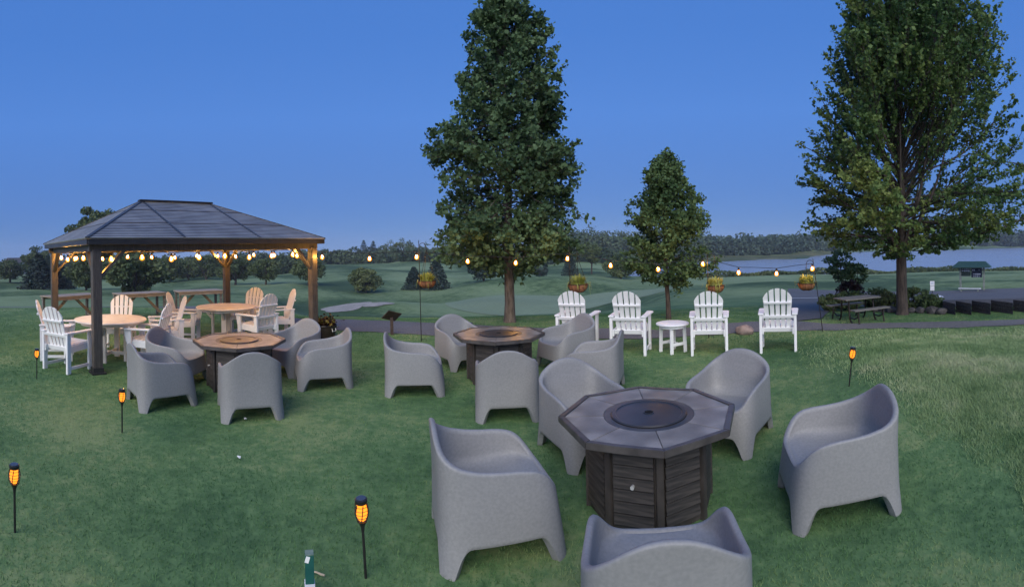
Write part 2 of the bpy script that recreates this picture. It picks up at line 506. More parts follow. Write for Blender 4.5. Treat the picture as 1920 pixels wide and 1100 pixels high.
def np_mesh(name, V, Fc, m, parent=None, smooth=False):  # V (n,3), Fc (k,3|4)
    me = bpy.data.meshes.new(name)
    nv, nf, k = len(V), len(Fc), Fc.shape[1]
    me.vertices.add(nv); me.vertices.foreach_set('co', np.ascontiguousarray(V, np.float32).ravel())
    me.loops.add(nf * k); me.loops.foreach_set('vertex_index', np.ascontiguousarray(Fc, np.int32).ravel())
    me.polygons.add(nf)
    me.polygons.foreach_set('loop_start', np.arange(0, nf * k, k, dtype=np.int32))
    if smooth:
        me.polygons.foreach_set('use_smooth', np.ones(nf, bool))
    me.update(calc_edges=True)
    me.materials.append(MATS[m])
    o = bpy.data.objects.new(name, me)
    col.objects.link(o)
    if parent is not None:
        o.parent = parent
    return o

# ------------------------------------------------------------------ ground, paths, water
def polar_sheet(name, thetas, rfun, m, dz, nr, kind='structure', wrap=False):
    """sheet over the terrain: for every direction nr radii between rfun(theta) = (r0, r1)"""
    T = np.array(thetas)
    R = np.array([np.linspace(*rfun(t), nr) for t in T])
    X = R * np.sin(T)[:, None]; Y = R * np.cos(T)[:, None]
    Z = ground(X.ravel(), Y.ravel()).reshape(X.shape) + dz
    V = np.stack([X, Y, Z], -1).reshape(-1, 3)
    n = len(T)
    i, j = np.meshgrid(np.arange(n - 1), np.arange(nr - 1), indexing='ij')
    a = (i * nr + j).ravel(); b = a + 1; c = a + nr + 1; d = a + nr
    o = np_mesh(name, V, np.stack([a, b, c, d], 1), m, smooth=True)
    return tag(o, kind=kind)

def PX(t):
    return 960 + F * t
def TH(px):
    return (px - 960) / F

th_all = np.concatenate([np.arange(-math.pi, -1.25, .06), np.arange(-1.25, 1.25, .0065), np.arange(1.25, math.pi + .06, .06)])
th_all[-1] = math.pi
r_all = [0.02]
while r_all[-1] < 17: r_all.append(r_all[-1] + .22)
while r_all[-1] < 880: r_all.append(r_all[-1] * 1.03)
T, R = np.meshgrid(th_all, np.array(r_all), indexing='ij')
X, Y = R * np.sin(T), R * np.cos(T)
Z = ground(X.ravel(), Y.ravel())
n, nr = len(th_all), len(r_all)
i, j = np.meshgrid(np.arange(n - 1), np.arange(nr - 1), indexing='ij')
a = (i * nr + j).ravel()
gobj = np_mesh('ground', np.stack([X.ravel(), Y.ravel(), Z], 1), np.stack([a, a + 1, a + nr + 1, a + nr], 1), 'lawn', smooth=True)
tag(gobj, kind='structure')


PATH = [(-300, 30, 32), (60, 24, 26), (260, 17.4, 19.3), (330, 16.3, 18.2), (430, 14.2, 15.7), (560, 12.0, 13.4), (654, 11.2, 13.2), (810, 10.3, 12.0), (953, 9.85, 11.3),
        (1140, 9.6, 10.8), (1240, 9.5, 10.4), (1400, 10.05, 11.3), (1480, 10.0, 11.4), (1560, 9.95, 10.65), (1700, 10.05, 10.85), (1900, 10.2, 11.0), (2300, 12, 12.9)]
def path_r(t):
    p = PX(t)
    w = .05 * math.sin(p * .031) + .03 * math.sin(p * .083)
    return (float(np.interp(p, [q[0] for q in PATH], [q[1] for q in PATH])) + w, float(np.interp(p, [q[0] for q in PATH], [q[2] for q in PATH])) - w * .7)
polar_sheet('path', np.arange(TH(-300), TH(2300), .008), path_r, 'path_gravel', .012, 14)

ROAD = [(1476, 11.2, 46), (1500, 11.3, 46), (1540, 11.6, 45), (1575, 15.5, 44), (1700, 15.5, 42), (1745, 14.6, 41.5), (1920, 14.4, 44), (2200, 15, 50)]
def road_r(t):
    p = PX(t)
    return (float(np.interp(p, [q[0] for q in ROAD], [q[1] for q in ROAD])), float(np.interp(p, [q[0] for q in ROAD], [q[2] for q in ROAD])))
polar_sheet('road', np.arange(TH(1476), TH(2200), .008), road_r, 'asphalt', .022, 120)
# white stripes on the road
polar_sheet('road_marking', np.arange(TH(1484), TH(1546), .004), lambda t: (26.0, 26.5), 'paint_white', .036, 3)
def marking(px0, px1, y0, y1, y2, y3):
    P = [hit(px0, y1), hit(px1, y3), hit(px1, y2), hit(px0, y0)]
    V = []; nn = 14
    for i in range(nn):
        for k in range(nn):
            u, v = i / (nn - 1), k / (nn - 1)
            p = P[0].lerp(P[1], u).lerp(P[3].lerp(P[2], u), v)
            V.append((p.x, p.y, gz(p.x, p.y) + .036))
    fs = np.array([(i * nn + k, i * nn + k + 1, (i + 1) * nn + k + 1, (i + 1) * nn + k) for i in range(nn - 1) for k in range(nn - 1)])
    return tag(np_mesh('road_marking', np.array(V), fs, 'paint_white'), kind='structure')
marking(1731, 1744, 554.5, 559, 554, 558.5)
marking(1751, 1769, 553.5, 558.5, 556.8, 558)

def oval(pxc, rcn, hw, hr, m, name, dz, wob=.06, ph=0.0):
    t0 = TH(pxc)
    c = Vector((rcn * math.sin(t0), rcn * math.cos(t0)))
    er = Vector((math.sin(t0), math.cos(t0))); et = Vector((math.cos(t0), -math.sin(t0)))
    V = []; na, nk = 64, 12
    for k in range(nk + 1):
        for a_ in range(na):
            q = 2 * math.pi * a_ / na
            s = k / nk * (1 + wob * math.sin(3 * q + ph) + wob * .6 * math.sin(5 * q + 2 * ph))
            p = c + er * (hr * s * math.sin(q)) + et * (hw * s * math.cos(q))
            V.append((p.x, p.y))
    V = np.array(V)
    z = ground(V[:, 0], V[:, 1]) + dz
    fs = np.array([(k * na + a_, k * na + (a_ + 1) % na, (k + 1) * na + (a_ + 1) % na, (k + 1) * na + a_) for k in range(nk) for a_ in range(na)])
    return tag(np_mesh(name, np.column_stack([V, z]), fs, m, smooth=True), kind='structure')
oval(1000, 71, 14.5, 11.0, 'putting', 'putting_green', .06, .05, .7)
oval(1165, 76, 8, 7, 'putting', 'putting_green', .07, .05, 1.7)
oval(645, 62.5, 3.2, 2.7, 'sand', 'sand_bunker', .07, .10, .4)
oval(705, 61.5, 2.0, 1.2, 'sand', 'sand_bunker', .08, .12, 1.4)

# lake and far beach
lp = []
for p in np.linspace(1130, 2600, 60):
    for r in (95, 200, 320, 460, 640):
        lp.append((r * math.sin(TH(p)), r * math.cos(TH(p)), LAKE_Z))
fs = np.array([(i * 5 + k, i * 5 + k + 1, (i + 1) * 5 + k + 1, (i + 1) * 5 + k) for i in range(59) for k in range(4)])
tag(np_mesh('lake', np.array(lp), fs, 'lake_water'), kind='structure')
polar_sheet('beach', np.arange(TH(1270), TH(1590), .006), lambda t: (float(np.interp(PX(t), [1270, 1400, 1480, 1590], [262, 264, 272, 400])), float(np.interp(PX(t), [1270, 1400, 1480, 1590], [330, 332, 338, 432]))), 'reeds', .12, 14)

# ------------------------------------------------------------------ grass blades
def on_path(px, r):
    a = np.interp(px, [q[0] for q in PATH], [q[1] for q in PATH]); b = np.interp(px, [q[0] for q in PATH], [q[2] for q in PATH])
    c = np.interp(px, [q[0] for q in ROAD], [q[1] for q in ROAD])
    return ((r > a + .02) & (r < b - .02)) | ((px > 1470) & (r > c - .1))

def blades(name, n, r0, r1, p0, p1, h0, h1, w, m, label, power=1.0, keep=None):
    u = rng.random(n)
    r = (r0 ** power + u * (r1 ** power - r0 ** power)) ** (1 / power)
    px = rng.uniform(p0, p1, n)
    ok = ~on_path(px, r)
    if keep is not None:
        ok &= keep(px, r)
    r, px = r[ok], px[ok]; n = len(r)
    t = (px - 960) / F
    x, y = r * np.sin(t), r * np.cos(t)
    z = ground(x, y)
    a = rng.uniform(0, 2 * math.pi, n)
    h = rng.uniform(h0, h1, n)
    lean = rng.normal(0, .55, n) * h
    lean2 = rng.normal(0, .55, n) * h
    ww = w * rng.uniform(.6, 1.3, n) * np.maximum(1, r / 5)
    dx, dy = np.cos(a) * ww / 2, np.sin(a) * ww / 2
    V = np.empty((n, 3, 3))
    V[:, 0] = np.stack([x - dx, y - dy, z - .004], 1)
    V[:, 1] = np.stack([x + dx, y + dy, z - .004], 1)
    V[:, 2] = np.stack([x + lean, y + lean2, z + h], 1)
    o = np_mesh(name, V.reshape(-1, 3), np.arange(3 * n).reshape(-1, 3), m)
    return tag(o, label, 'grass', kind='stuff')
blades('lawn_grass', 500000, 1.5, 20.0, -60, 1980, .010, .027, .0065, 'blades', 'short mown green lawn grass around the chairs and fire tables', 1.15, lambda px, r: rng.random(len(r)) < np.clip((20 - r) / 9, 0, 1))
def bank(px, r):
    edge = 3.0 + (1920 - px) * .0080 + .25 * np.sin(px * .021) + .12 * np.sin(px * .057 + 1)
    return (rng.random(len(r)) < np.clip((px - 1480) / 320, 0, 1) ** 1.5) & (rng.random(len(r)) < np.clip((r - edge) / 1.1, 0, 1) ** .7) & (rng.random(len(r)) < np.clip((10.3 - r) / 3, 0, 1))
blades('bank_grass', 260000, 3.0, 10.0, 1480, 1980, .026, .055, .0075, 'tall_blades', 'longer paler grass on the low bank beyond the tub chairs', 1.2, bank)

# ------------------------------------------------------------------ moulded tub chairs
def make_tub_mesh():
    N = 200
    ht = [(0, .80), (.07, .792), (.13, .765), (.19, .715), (.25, .66), (.31, .622), (.40, .598), (.50, .588), (.60, .582), (.67, .568), (.715, .54), (.755, .49), (.79, .435), (.83, .405), (.9, .398), (1, .396)]
    tx = np.linspace(0, 1, 400)
    hv = np.interp(tx, [q[0] for q in ht], [q[1] for q in ht])
    k = np.ones(21) / 21
    hv = np.convolve(np.pad(hv, 10, mode='edge'), k, 'valid')
    def half(z):
        a = np.interp(z, [0, .2, .45, .8], [.335, .318, .312, .305])
        b_back = np.interp(z, [0, .2, .5, .8], [.335, .322, .320, .335])
        b_front = np.interp(z, [0, .2, .4, .6], [.375, .352, .325, .275])
        return a, b_back, b_front
    phi = np.linspace(0, 2 * math.pi, N, endpoint=False)
    # crowd the samples near the corners, where legs and arches are
    phi = phi + .10 * np.sin(4 * phi + math.pi) * -1.0
    def outline(z, inset=0.0, scale=1.0):
        z = np.broadcast_to(z, phi.shape)
        a, bb, bf = half(z)
        b = np.where(np.sin(phi) > 0, bf, bb)
        a, b = a - inset, b - inset
        p = 5.0
        rho = 1 / (np.abs(np.cos(phi) / a) ** p + np.abs(np.sin(phi) / b) ** p) ** (1 / p)
        return np.stack([rho * np.cos(phi) * scale, rho * np.sin(phi) * scale], 1)
    t = np.abs(((phi + math.pi / 2 + math.pi) % (2 * math.pi)) - math.pi) / math.pi
    H = np.interp(t, tx, hv)
    o0 = outline(.1)
    a, bb, bf = half(np.full(N, .1))
    b = np.where(np.sin(phi) > 0, bf, bb)
    d = (a - np.abs(o0[:, 0])) + (b - np.abs(o0[:, 1]))
    tau = np.clip((d - .099) / .085, 0, 1)
    B = .178 * (1 - (1 - tau) ** 3.4)
    rings = []
    def ring(z, inset=0.0, scale=1.0):
        z = np.broadcast_to(z, phi.shape)
        rings.append(np.column_stack([outline(z, inset, scale), z]))
    ring(.30, .06, .02); ring(.30, .06); ring(B + .06, .045); ring(B + .004, .036); ring(B, .030); ring(B, .004); ring(B + .004, 0)
    for f in (.06, .14, .24, .36, .48, .60, .72, .82, .90, .96, .985):
        ring(B + (H - B) * f, 0)
    ring(H - .003, .001); ring(H + .004, .006); ring(H + .006, .015); ring(H + .003, .024); ring(H - .006, .031)
    seat = .365 + .03 * np.clip(outline(.4)[:, 1] / .3, -1, 1)
    for f in (.10, .25, .45, .65, .82):
        ring(H - .006 + (seat - H + .006) * f, .033 + .03 * f ** 2)
    ring(np.minimum(seat + (H - seat) * .08, H - .008), .078); ring(np.minimum(seat, H - .009), .10)
    for s, dz in ((.85, -.006), (.6, -.012), (.35, -.014), (.12, -.014), (.01, -.014)):
        ring(np.minimum(.365 + .03 * np.clip(outline(.4)[:, 1] * s / .3, -1, 1) + dz, H - .01), .10, s)
    V = np.concatenate(rings)
    nr_ = len(rings)
    i, j = np.meshgrid(np.arange(nr_ - 1), np.arange(N), indexing='ij')
    j2 = (j + 1) % N
    Fc = np.stack([(i * N + j).ravel(), (i * N + j2).ravel(), ((i + 1) * N + j2).ravel(), ((i + 1) * N + j).ravel()], 1)
    o = np_mesh('tub_chair', V, Fc, 'tub_plastic', smooth=True)
    o.data.set_sharp_from_angle(angle=rad(50))
    return o

TUBS = [  # x, y, facing, label
    (-.13, 3.10, (.97, .25), 'large grey tub chair in profile, facing right toward the largest louvered fire table'),
    (.655, 2.06, (.24, .97), 'large grey tub chair with its back to us, before the largest louvered fire table'),
    (2.137, 2.66, (-.92, .39), 'grey moulded tub chair facing left across the largest fire table, beside the grassy bank'),
    (.66, 4.34, (.34, -.94), 'grey tub chair behind the largest fire table, toward the middle fire table'),
    (1.98, 4.08, (-.75, -.66), 'grey moulded tub chair behind the largest fire table, on the side of the grassy bank'),
    (-.10, 5.50, (-.07, 1.0), 'grey tub chair with its arched back to us, before the middle fire table'),
    (-1.32, 6.25, (.98, .175), 'grey moulded tub chair facing right in profile toward the middle fire table'),
    (-.86, 7.70, (.55, -.83), 'grey moulded tub chair facing us behind the middle fire table, beside the basket pole'),
    (.80, 7.38, (-.86, -.50), 'grey moulded tub chair behind the middle fire table, half hiding a white slatted chair'),
    (1.00, 6.12, (-.93, .36), 'grey moulded tub chair facing left in profile toward the middle fire table'),
    (-3.04, 4.78, (-.64, .77), 'grey tub chair with its arched back to us, before the amber-lit fire table'),
    (-4.18, 4.50, (.46, .89), 'grey moulded tub chair by a torch, seen from its side, at the amber-lit fire table'),
    (-4.66, 5.36, (.94, .12), 'grey moulded tub chair between the round patio table and the amber-lit fire table'),
    (-3.45, 6.72, (-.30, -.95), 'grey moulded tub chair facing us behind the amber-lit fire table, near the flower tub'),
    (-2.72, 6.22, (-.85, -.52), 'grey moulded tub chair facing left in profile toward the amber-lit fire table'),
]
tub0 = make_tub_mesh()
for k, (x, y, f, lab) in enumerate(TUBS):
    o = tub0 if k == 0 else tub0.copy()
    if k:
        col.objects.link(o)
    x, y = x - f[0] * .045, y - f[1] * .045
    o.location = (x, y, gz(x, y) - .010)
    o.rotation_euler = (0, 0, math.atan2(f[1], f[0]) - math.pi / 2)
    o.scale = (1.15, 1.17, 1.0)
    tag(o, lab, 'chair', 'grey tub chairs round the fire tables')

# ------------------------------------------------------------------ octagonal fire tables
def make_fire_table():
    root = empty('fire_table')
    A = math.pi / 8
    def oct_pt(R, k, rot=A):
        return (R * math.cos(rot + k * math.pi / 4), R * math.sin(rot + k * math.pi / 4))
    top, Rt, Rin = .655, .705, .355
    rim = .052
    core = MB(); core.prism([oct_pt(.475, k) for k in range(8)], .0, .60); core.build('base_core', 'post_dark', root)
    ap = .475 * math.cos(A)                     # distance of a base face from the middle
    wid = 2 * .475 * math.sin(A)
    # one louver board and one corner post shared by all eight sides
    nb = 6
    hb = (.53 - .045) / nb
    lm = MB(); lm.box((0, 0, 0), (.022, wid - .075, hb - .008), ry=-.16)
    post = MB(); post.box((0, 0, 0), (.034, .05, .60))
    lo = po = None
    for k in range(8):
        a = k * math.pi / 4
        for j in range(nb):
            p = ((ap + .012) * math.cos(a), (ap + .012) * math.sin(a), .055 + hb * (j + .5))
            if lo is None:
                lo = lm.build('louver_board', 'louver_wood', root, p, bevel=.002)
                lo.rotation_euler = (0, 0, a)
            else:
                inst(lo, root, p, a)
        b = a + A
        p = (.482 * math.cos(b), .482 * math.sin(b), .30)
        if po is None:
            po = post.build('corner_post', 'post_dark', root, p, bevel=.004); po.rotation_euler = (0, 0, b)
        else:
            inst(po, root, p, b)
    skirt = MB(); skirt.prism([oct_pt(.53, k) for k in range(8)], .583, .617); skirt.build('under_frame', 'post_dark', root)
    # eight wedge panels round the lid, framed by eight edge trims
    ns = 6
    def wedge():
        m = MB()
        Ro = Rt - rim
        inner = [(Rin * math.cos(-A + 2 * A * i / ns + 0), Rin * math.sin(-A + 2 * A * i / ns)) for i in range(ns + 1)]
        o1, o2 = (Ro * math.cos(A), Ro * math.sin(A)), (Ro * math.cos(-A), Ro * math.sin(-A))
        g = .0025
        poly = inner + [(o1[0], o1[1] - g), (o2[0], o2[1] + g)]
        poly[0] = (inner[0][0], inner[0][1] + g); poly[ns] = (inner[ns][0], inner[ns][1] - g)
        poly = poly[:ns + 1][::1] + [(o1[0], o1[1] - g), (o2[0], o2[1] + g)]
        m.prism(poly, top - .034, top)
        return m
    def trim():
        m = MB()
        p = [((Rt - rim) * math.cos(-A) + .002, (Rt - rim) * math.sin(-A)), (Rt * math.cos(-A), Rt * math.sin(-A)), (Rt * math.cos(A), Rt * math.sin(A)), ((Rt - rim) * math.cos(A) + .002, (Rt - rim) * math.sin(A))]
        m.prism(p, top - .040, top + .007)
        return m
    w0 = t0 = None
    for k in range(8):
        a = k * math.pi / 4
        if w0 is None:
            w0 = wedge().build('top_panel', 'tile_top', root, bevel=.002); t0 = trim().build('edge_trim', 'trim_dark', root, bevel=.004)
        else:
            inst(w0, root, None, a); inst(t0, root, None, a)
    ring = MB(); ring.lathe([(Rin - .003, top - .034), (Rin - .003, top - .001), (.30, top - .001), (.30, top - .012), (.285, top - .012), (.285, top - .034)], 64)
    ring.build('burner_ring', 'trim_dark', root, smooth=30)
    lid = MB(); lid.lathe([(.20, top - .010), (.292, top - .008), (.296, top + .004), (.288, top + .012), (.262, top + .012), (.255, top + .007), (.06, top + .009), (.012, top + .009)], 64)
    l = lid.build('lid', 'lid_metal', root, smooth=30)
    hd = MB(); hd.lathe([(.046, top + .0085), (.046, top + .0125), (.040, top + .014), (.034, top + .0115), (.034, top + .009)], 32); hd.build('lid_handle', 'lid_metal', l, smooth=40)
    hh = MB(); hh.box((0, .014, top + .0105), (.052, .012, .003)); hh.box((0, -.014, top + .0105), (.052, .012, .003)); hh.build('lid_slot', 'hole_black', l)
    kn = MB(); a = -3 * math.pi / 4
    kn.tube([((ap + .02) * math.cos(a), (ap + .02) * math.sin(a), .33), ((ap + .052) * math.cos(a), (ap + .052) * math.sin(a), .33)], [.011, .014], 12)
    kn.build('door_knob', 'steel', root, smooth=40)
    return root
ft = make_fire_table()
ft.scale = (.96, .96, 1)
ft.location = (.985, 3.37, 0); ft.rotation_euler = (0, 0, rad(14))
tag(ft, 'largest octagonal fire table with louvered dark base, grey tiled top and dark lid', 'fire table', 'octagonal fire tables on the lawn')
for x, y, rz, lab in ((-.22, 6.85, 20, 'octagonal fire table straight ahead, before the tall linden tree'),
                      (-3.75, 5.66, 8, 'octagonal fire table glowing amber beside the gazebo')):
    c = copy_tree(ft); c.location = (x, y, gz(x, y)); c.rotation_euler = (0, 0, rad(rz)); c['label'] = lab
ft.location.z = gz(.985, 3.37)

# ------------------------------------------------------------------ upright slatted chairs
def make_slat_chair(m='white_poly'):
    """faces +Y; seat .44 high, back to 1.12, leaning back"""
    root = empty('slat_chair')
    W = .27
    lean = .30                                   # the back leans by this slope
    def bp(z):                                   # y of the back plane at height z
        return -.205 - (z - .40) * lean
    for s in (-1, 1):
        b = MB(); b.bar((s * (W + .025), -.27, 0), (s * (W + .025), -.27, .66), .045, .09, (0, 1, 0)); b.build('leg', m, root, bevel=.006)
        b = MB(); b.bar((s * (W + .025), .25, 0), (s * (W + .025), .25, .66), .045, .09, (0, 1, 0)); b.build('leg', m, root, bevel=.006)
        b = MB(); b.bar((s * (W + .025), -.226, .09), (s * (W + .025), .206, .09), .03, .05); b.build('stretcher', m, root, bevel=.004)
        b = MB(); b.bar((s * (W - .012), -.30, .385), (s * (W - .012), .285, .415), .026, .11); b.build('side_rail', m, root, bevel=.004)
        # arm with a rounded front
        poly = [(s * (W - .03), -.33), (s * (W + .065), -.33), (s * (W + .085), .20)]
        cx, cy, rr = s * (W + .025), .29, .068
        for q in range(7):
            a = -.35 + q * (math.pi + .7) / 6
            poly.append((cx + s * rr * math.cos(a), cy + rr * math.sin(a)))
        poly.append((s * (W - .025), .0))
        if s < 0:
            poly = poly[::-1]
        b = MB(); b.prism(poly, .662, .69); b.build('arm', m, root, bevel=.007)
        # curved bracket under the arm
        b = MB()
        zz = [(.30, .66), (.345, .66), (.33, .56), (.312, .47), (.297, .44), (.297, .60)]
        n = len(zz)
        x0, x1 = s * (W + .012), s * (W + .038)
        b.add([(x0, y, z) for y, z in zz] + [(x1, y, z) for y, z in zz], [tuple(range(n)), tuple(range(2 * n - 1, n - 1, -1))] + [(i, (i + 1) % n, n + (i + 1) % n, n + i) for i in range(n)])
        b.build('arm_bracket', m, root)
    # five back slats that fan out and make a round top
    tops = [1.00, 1.075, 1.12, 1.075, 1.00]
    for k in range(5):
        u = k - 2
        xb, xt = u * .086, u * .104
        wb, wt = .056, .070
        zt = tops[k]
        zb = .36
        def pnt(x, z, o):
            return (x, bp(z) + o, z)
        prof = []
        nseg = 6
        xl, xr = xt - wt / 2, xt + wt / 2
        R = .262
        cz = 1.12 - R
        def roof(x):
            return cz + math.sqrt(max(R * R - x * x, .001)) if abs(x) < R else cz
        left = [(xb - wb / 2, zb), (xb + wb / 2, zb), (xr, roof(xr))]
        arc = [(xr + (xl - xr) * i / nseg, roof(xr + (xl - xr) * i / nseg)) for i in range(1, nseg)]
        poly = left + arc + [(xl, roof(xl))]
        n = len(poly)
        b = MB()
        b.add([pnt(x, z, 0) for x, z in poly] + [pnt(x, z, .022) for x, z in poly],
              [tuple(range(n)), tuple(range(2 * n - 1, n - 1, -1))] + [(i, (i + 1) % n, n + (i + 1) % n, n + i) for i in range(n)])
        b.build('back_slat', m, root, bevel=.004)
    for z, wx, h in ((.875, .235, .035), (.63, W + .04, .05), (.40, .27, .075)):
        b = MB(); y = bp(z) - .017
        b.box((0, y, z), (2 * wx, .032, h), rx=math.atan(lean)); b.build('cross_rail', m, root, bevel=.004)
    for k in range(5):
        y = -.14 + k * .098
        b = MB(); b.box((0, y, .452 + .006 * k), (2 * W - .05, .088, .022), rx=.05); b.build('seat_slat', m, root, bevel=.004)
    b = MB(); b.box((0, .285, .425), (2 * W - .04, .024, .085)); b.build('front_rail', m, root, bevel=.004)
    return root
slat0 = make_slat_chair()
used = [False]
def place_slat(x, y, f, lab, grp, wood=None):
    o = copy_tree(slat0) if used[0] else slat0
    used[0] = True
    o.location = (x, y, gz(x, y) - .003)
    o.rotation_euler = (0, 0, math.atan2(f[1], f[0]) - math.pi / 2)
    tag(o, lab, 'chair', grp)
    return o
G1 = 'white slatted chairs in a row facing the lake'
fr = (.42, .91)
for (x, y), f, lab in (((1.05, 8.20), (.42, .91), 'white slatted chair in the lake-view row, partly hidden by a grey tub chair'),
                       ((1.95, 7.85), (.44, .90), 'white slatted chair in the lake-view row, between the side table and the tall linden'),
                       ((3.24, 7.32), (.42, .91), 'white slatted chair in the lake-view row, with a hanging basket showing above its back'),
                       ((4.28, 6.77), (.56, .83), 'white slatted chair at the road end of the lake-view row, seen squarely from behind')):
    f = Vector(f).normalized()
    place_slat(x + f.x * .27, y + f.y * .27, f, lab, G1)

# low round side table in the row
st = empty('side_table', (2.77, 7.86, gz(2.77, 7.86)), rad(20), 'small round white side table between two slatted chairs in the row', 'table')
b = MB(); b.lathe([(.02, .485), (.27, .485), (.292, .492), (.298, .505), (.292, .518), (.27, .524), (.02, .526)], 40); b.build('table_top', 'white_poly', st, smooth=40)
b = MB(); b.lathe([(.20, .44), (.245, .445), (.245, .486), (.20, .486)], 32); b.build('apron', 'white_poly', st, smooth=40)
for s1, s2 in ((1, 1), (1, -1), (-1, 1), (-1, -1)):
    b = MB(); b.bar((s1 * .155, s2 * .155, 0), (s1 * .145, s2 * .145, .455), .065, .028); b.build('leg', 'white_poly', st, bevel=.004)
for s in (-1, 1):
    b = MB(); b.bar((-.14, s * .152, .16), (.14, s * .152, .16), .024, .05); b.build('stretcher', 'white_poly', st, bevel=.003)
b = MB(); b.bar((0, -.14, .165), (0, .14, .165), .024, .045); b.build('stretcher', 'white_poly', st, bevel=.003)

# ------------------------------------------------------------------ gazebo
GX, GY = Vector((.384, .923, 0)), Vector((-.923, .384, 0))
GFL = Vector((-5.91, 4.82, 0))
GL, GD = 4.64, 3.40
def GP(x, y, z=0.0):
    p = GFL + GX * x + GY * y
    return Vector((p.x, p.y, z))
gaz = empty('gazebo', (GFL.x, GFL.y, 0), math.atan2(GX.y, GX.x), 'open gazebo with dark ribbed metal hip roof, lit by warm string bulbs', 'gazebo')
EZ, RZ, OV = 2.165, 3.0, .20
for x in (0, GL):
    for y in (0, GD):
        b = MB(); b.box((x, y, 1.0), (.15, .15, 2.0)); b.build('post', 'gazebo_wood', gaz, bevel=.008)
        b = MB(); b.box((x, y, .012), (.24, .24, .03)); b.box((x, y, .05), (.175, .175, .10)); b.build('post_base', 'roof_trim', gaz, bevel=.004)
        sx, sy = (1 if x == 0 else -1), (1 if y == 0 else -1)
        b = MB(); b.bar((x + sx * .06, y, 1.55), (x + sx * .50, y, 2.0), .05, .085, (0, 1, 0)); b.build('brace', 'gazebo_wood', gaz, bevel=.005)
        b = MB(); b.bar((x, y + sy * .06, 1.55), (x, y + sy * .50, 2.0), .05, .085, (1, 0, 0)); b.build('brace', 'gazebo_wood', gaz, bevel=.005)
for y in (0, GD):
    b = MB(); b.box((GL / 2, y, 2.045), (GL + .25, .07, .15)); b.build('header_beam', 'gazebo_wood', gaz, bevel=.006)
for x in (0, GL):
    b = MB(); b.box((x, GD / 2, 2.045), (.07, GD - .08, .148)); b.build('header_beam', 'gazebo_wood', gaz, bevel=.006)
# fascia just under the roof edge
e0x, e1x, e0y, e1y = -OV, GL + OV, -OV, GD + OV
for a, c in (((e0x + .02, e0y + .02), (e1x - .02, e0y + .02)), ((e0x + .02, e1y - .02), (e1x - .02, e1y - .02)), ((e0x + .02, e0y + .04), (e0x + .02, e1y - .04)), ((e1x - .02, e0y + .04), (e1x - .02, e1y - .04))):
    b = MB(); b.bar((*a, EZ - .045), (*c, EZ - .045), .035, .085); b.build('fascia', 'roof_trim', gaz)
# soffit louvers stepping in from the roof edge
for k in range(3):
    q = .075 + .055 * k
    for a, c in (((e0x + q, e0y + q), (e1x - q, e0y + q)), ((e0x + q, e1y - q), (e1x - q, e1y - q)), ((e0x + q, e0y + q + .03), (e0x + q, e1y - q - .03)), ((e1x - q, e0y + q + .03), (e1x - q, e1y - q - .03))):
        b = MB(); b.bar((*a, EZ - .028 + .012 * k), (*c, EZ - .028 + .012 * k), .026, .03); b.build('soffit_slat', 'roof_metal', gaz)
R0, R1 = Vector((1.52, GD / 2, RZ)), Vector((GL - 1.52, GD / 2, RZ))
def roof_face(A, B_, C, D, t0, t1, rows):
    """ribbed piece: A-B along the eave, D-C along the top; rows between slope fractions t0..t1"""
    m = MB()
    nrm = (B_ - A).cross(D - A)
    if nrm.length < 1e-6:
        nrm = (B_ - A).cross(C - A)
    nrm.normalize()
    if nrm.z < 0:
        nrm = -nrm
    for k in range(rows):
        u0, u1 = t0 + (t1 - t0) * k / rows, t0 + (t1 - t0) * (k + 1) / rows
        a0, b0 = A.lerp(D, u0), B_.lerp(C, u0)
        a1, b1 = A.lerp(D, u1), B_.lerp(C, u1)
        lo, th = nrm * .030, nrm * .006
        am, bm_ = a0.lerp(a1, .55), b0.lerp(b1, .55)
        m.add([a0 + th, b0 + th, b0 + lo, a0 + lo, bm_ + lo * .95, am + lo * .95, bm_ + th * 1.1, am + th * 1.1, b1 + th, a1 + th, a0, b0, b1, a1],
              [(0, 1, 2, 3), (3, 2, 4, 5), (5, 4, 6, 7), (7, 6, 8, 9), (10, 13, 12, 11)])
    return m
cE = [Vector((e0x, e0y, EZ)), Vector((e1x, e0y, EZ)), Vector((e1x, e1y, EZ)), Vector((e0x, e1y, EZ))]
def seg(a, b, u): return a.lerp(b, u)
for t0, t1 in ((0, .34), (.345, .70), (.705, .985)):
    rows = 9 if t0 < .6 else 6
    for side in (0, 1):
        y = e0y if side == 0 else e1y
        EL, ER = Vector((e0x, y, EZ)), Vector((e1x, y, EZ))
        m0, m1 = Vector((R0.x, y, EZ)), Vector((R1.x, y, EZ))
        for A, B_, C, D in ((EL, m0, R0, R0), (m0, m1, R1, R0), (m1, ER, R1, R1)):
            roof_face(A, B_, C, D, t0, t1, rows).build('roof_panel', 'roof_metal', gaz, fix=False)
    for side in (0, 1):
        x, RR = (e0x, R0) if side == 0 else (e1x, R1)
        EA, EB = Vector((x, e0y, EZ)), Vector((x, e1y, EZ))
        em = Vector((x, GD / 2, EZ))
        for A, B_ in ((EA, em), (em, EB)):
            roof_face(A, B_, RR, RR, t0, t1, rows).build('roof_panel', 'roof_metal', gaz, fix=False)
up = Vector((0, 0, .026))
for t_ in (.3425, .7025):
    q_ = [c.lerp(R0 if k in (0, 3) else R1, t_) + Vector((0, 0, .030)) for k, c in enumerate(cE)]
    for k in range(4):
        b = MB(); b.bar(q_[k], q_[(k + 1) % 4], .022, .008); b.build('roof_seam', 'roof_trim', gaz)
for a, c in ((cE[0], R0), (cE[3], R0), (cE[1], R1), (cE[2], R1)):
    b = MB(); b.bar(a + up, c + up, .07, .022); b.build('hip_cap', 'roof_trim', gaz)
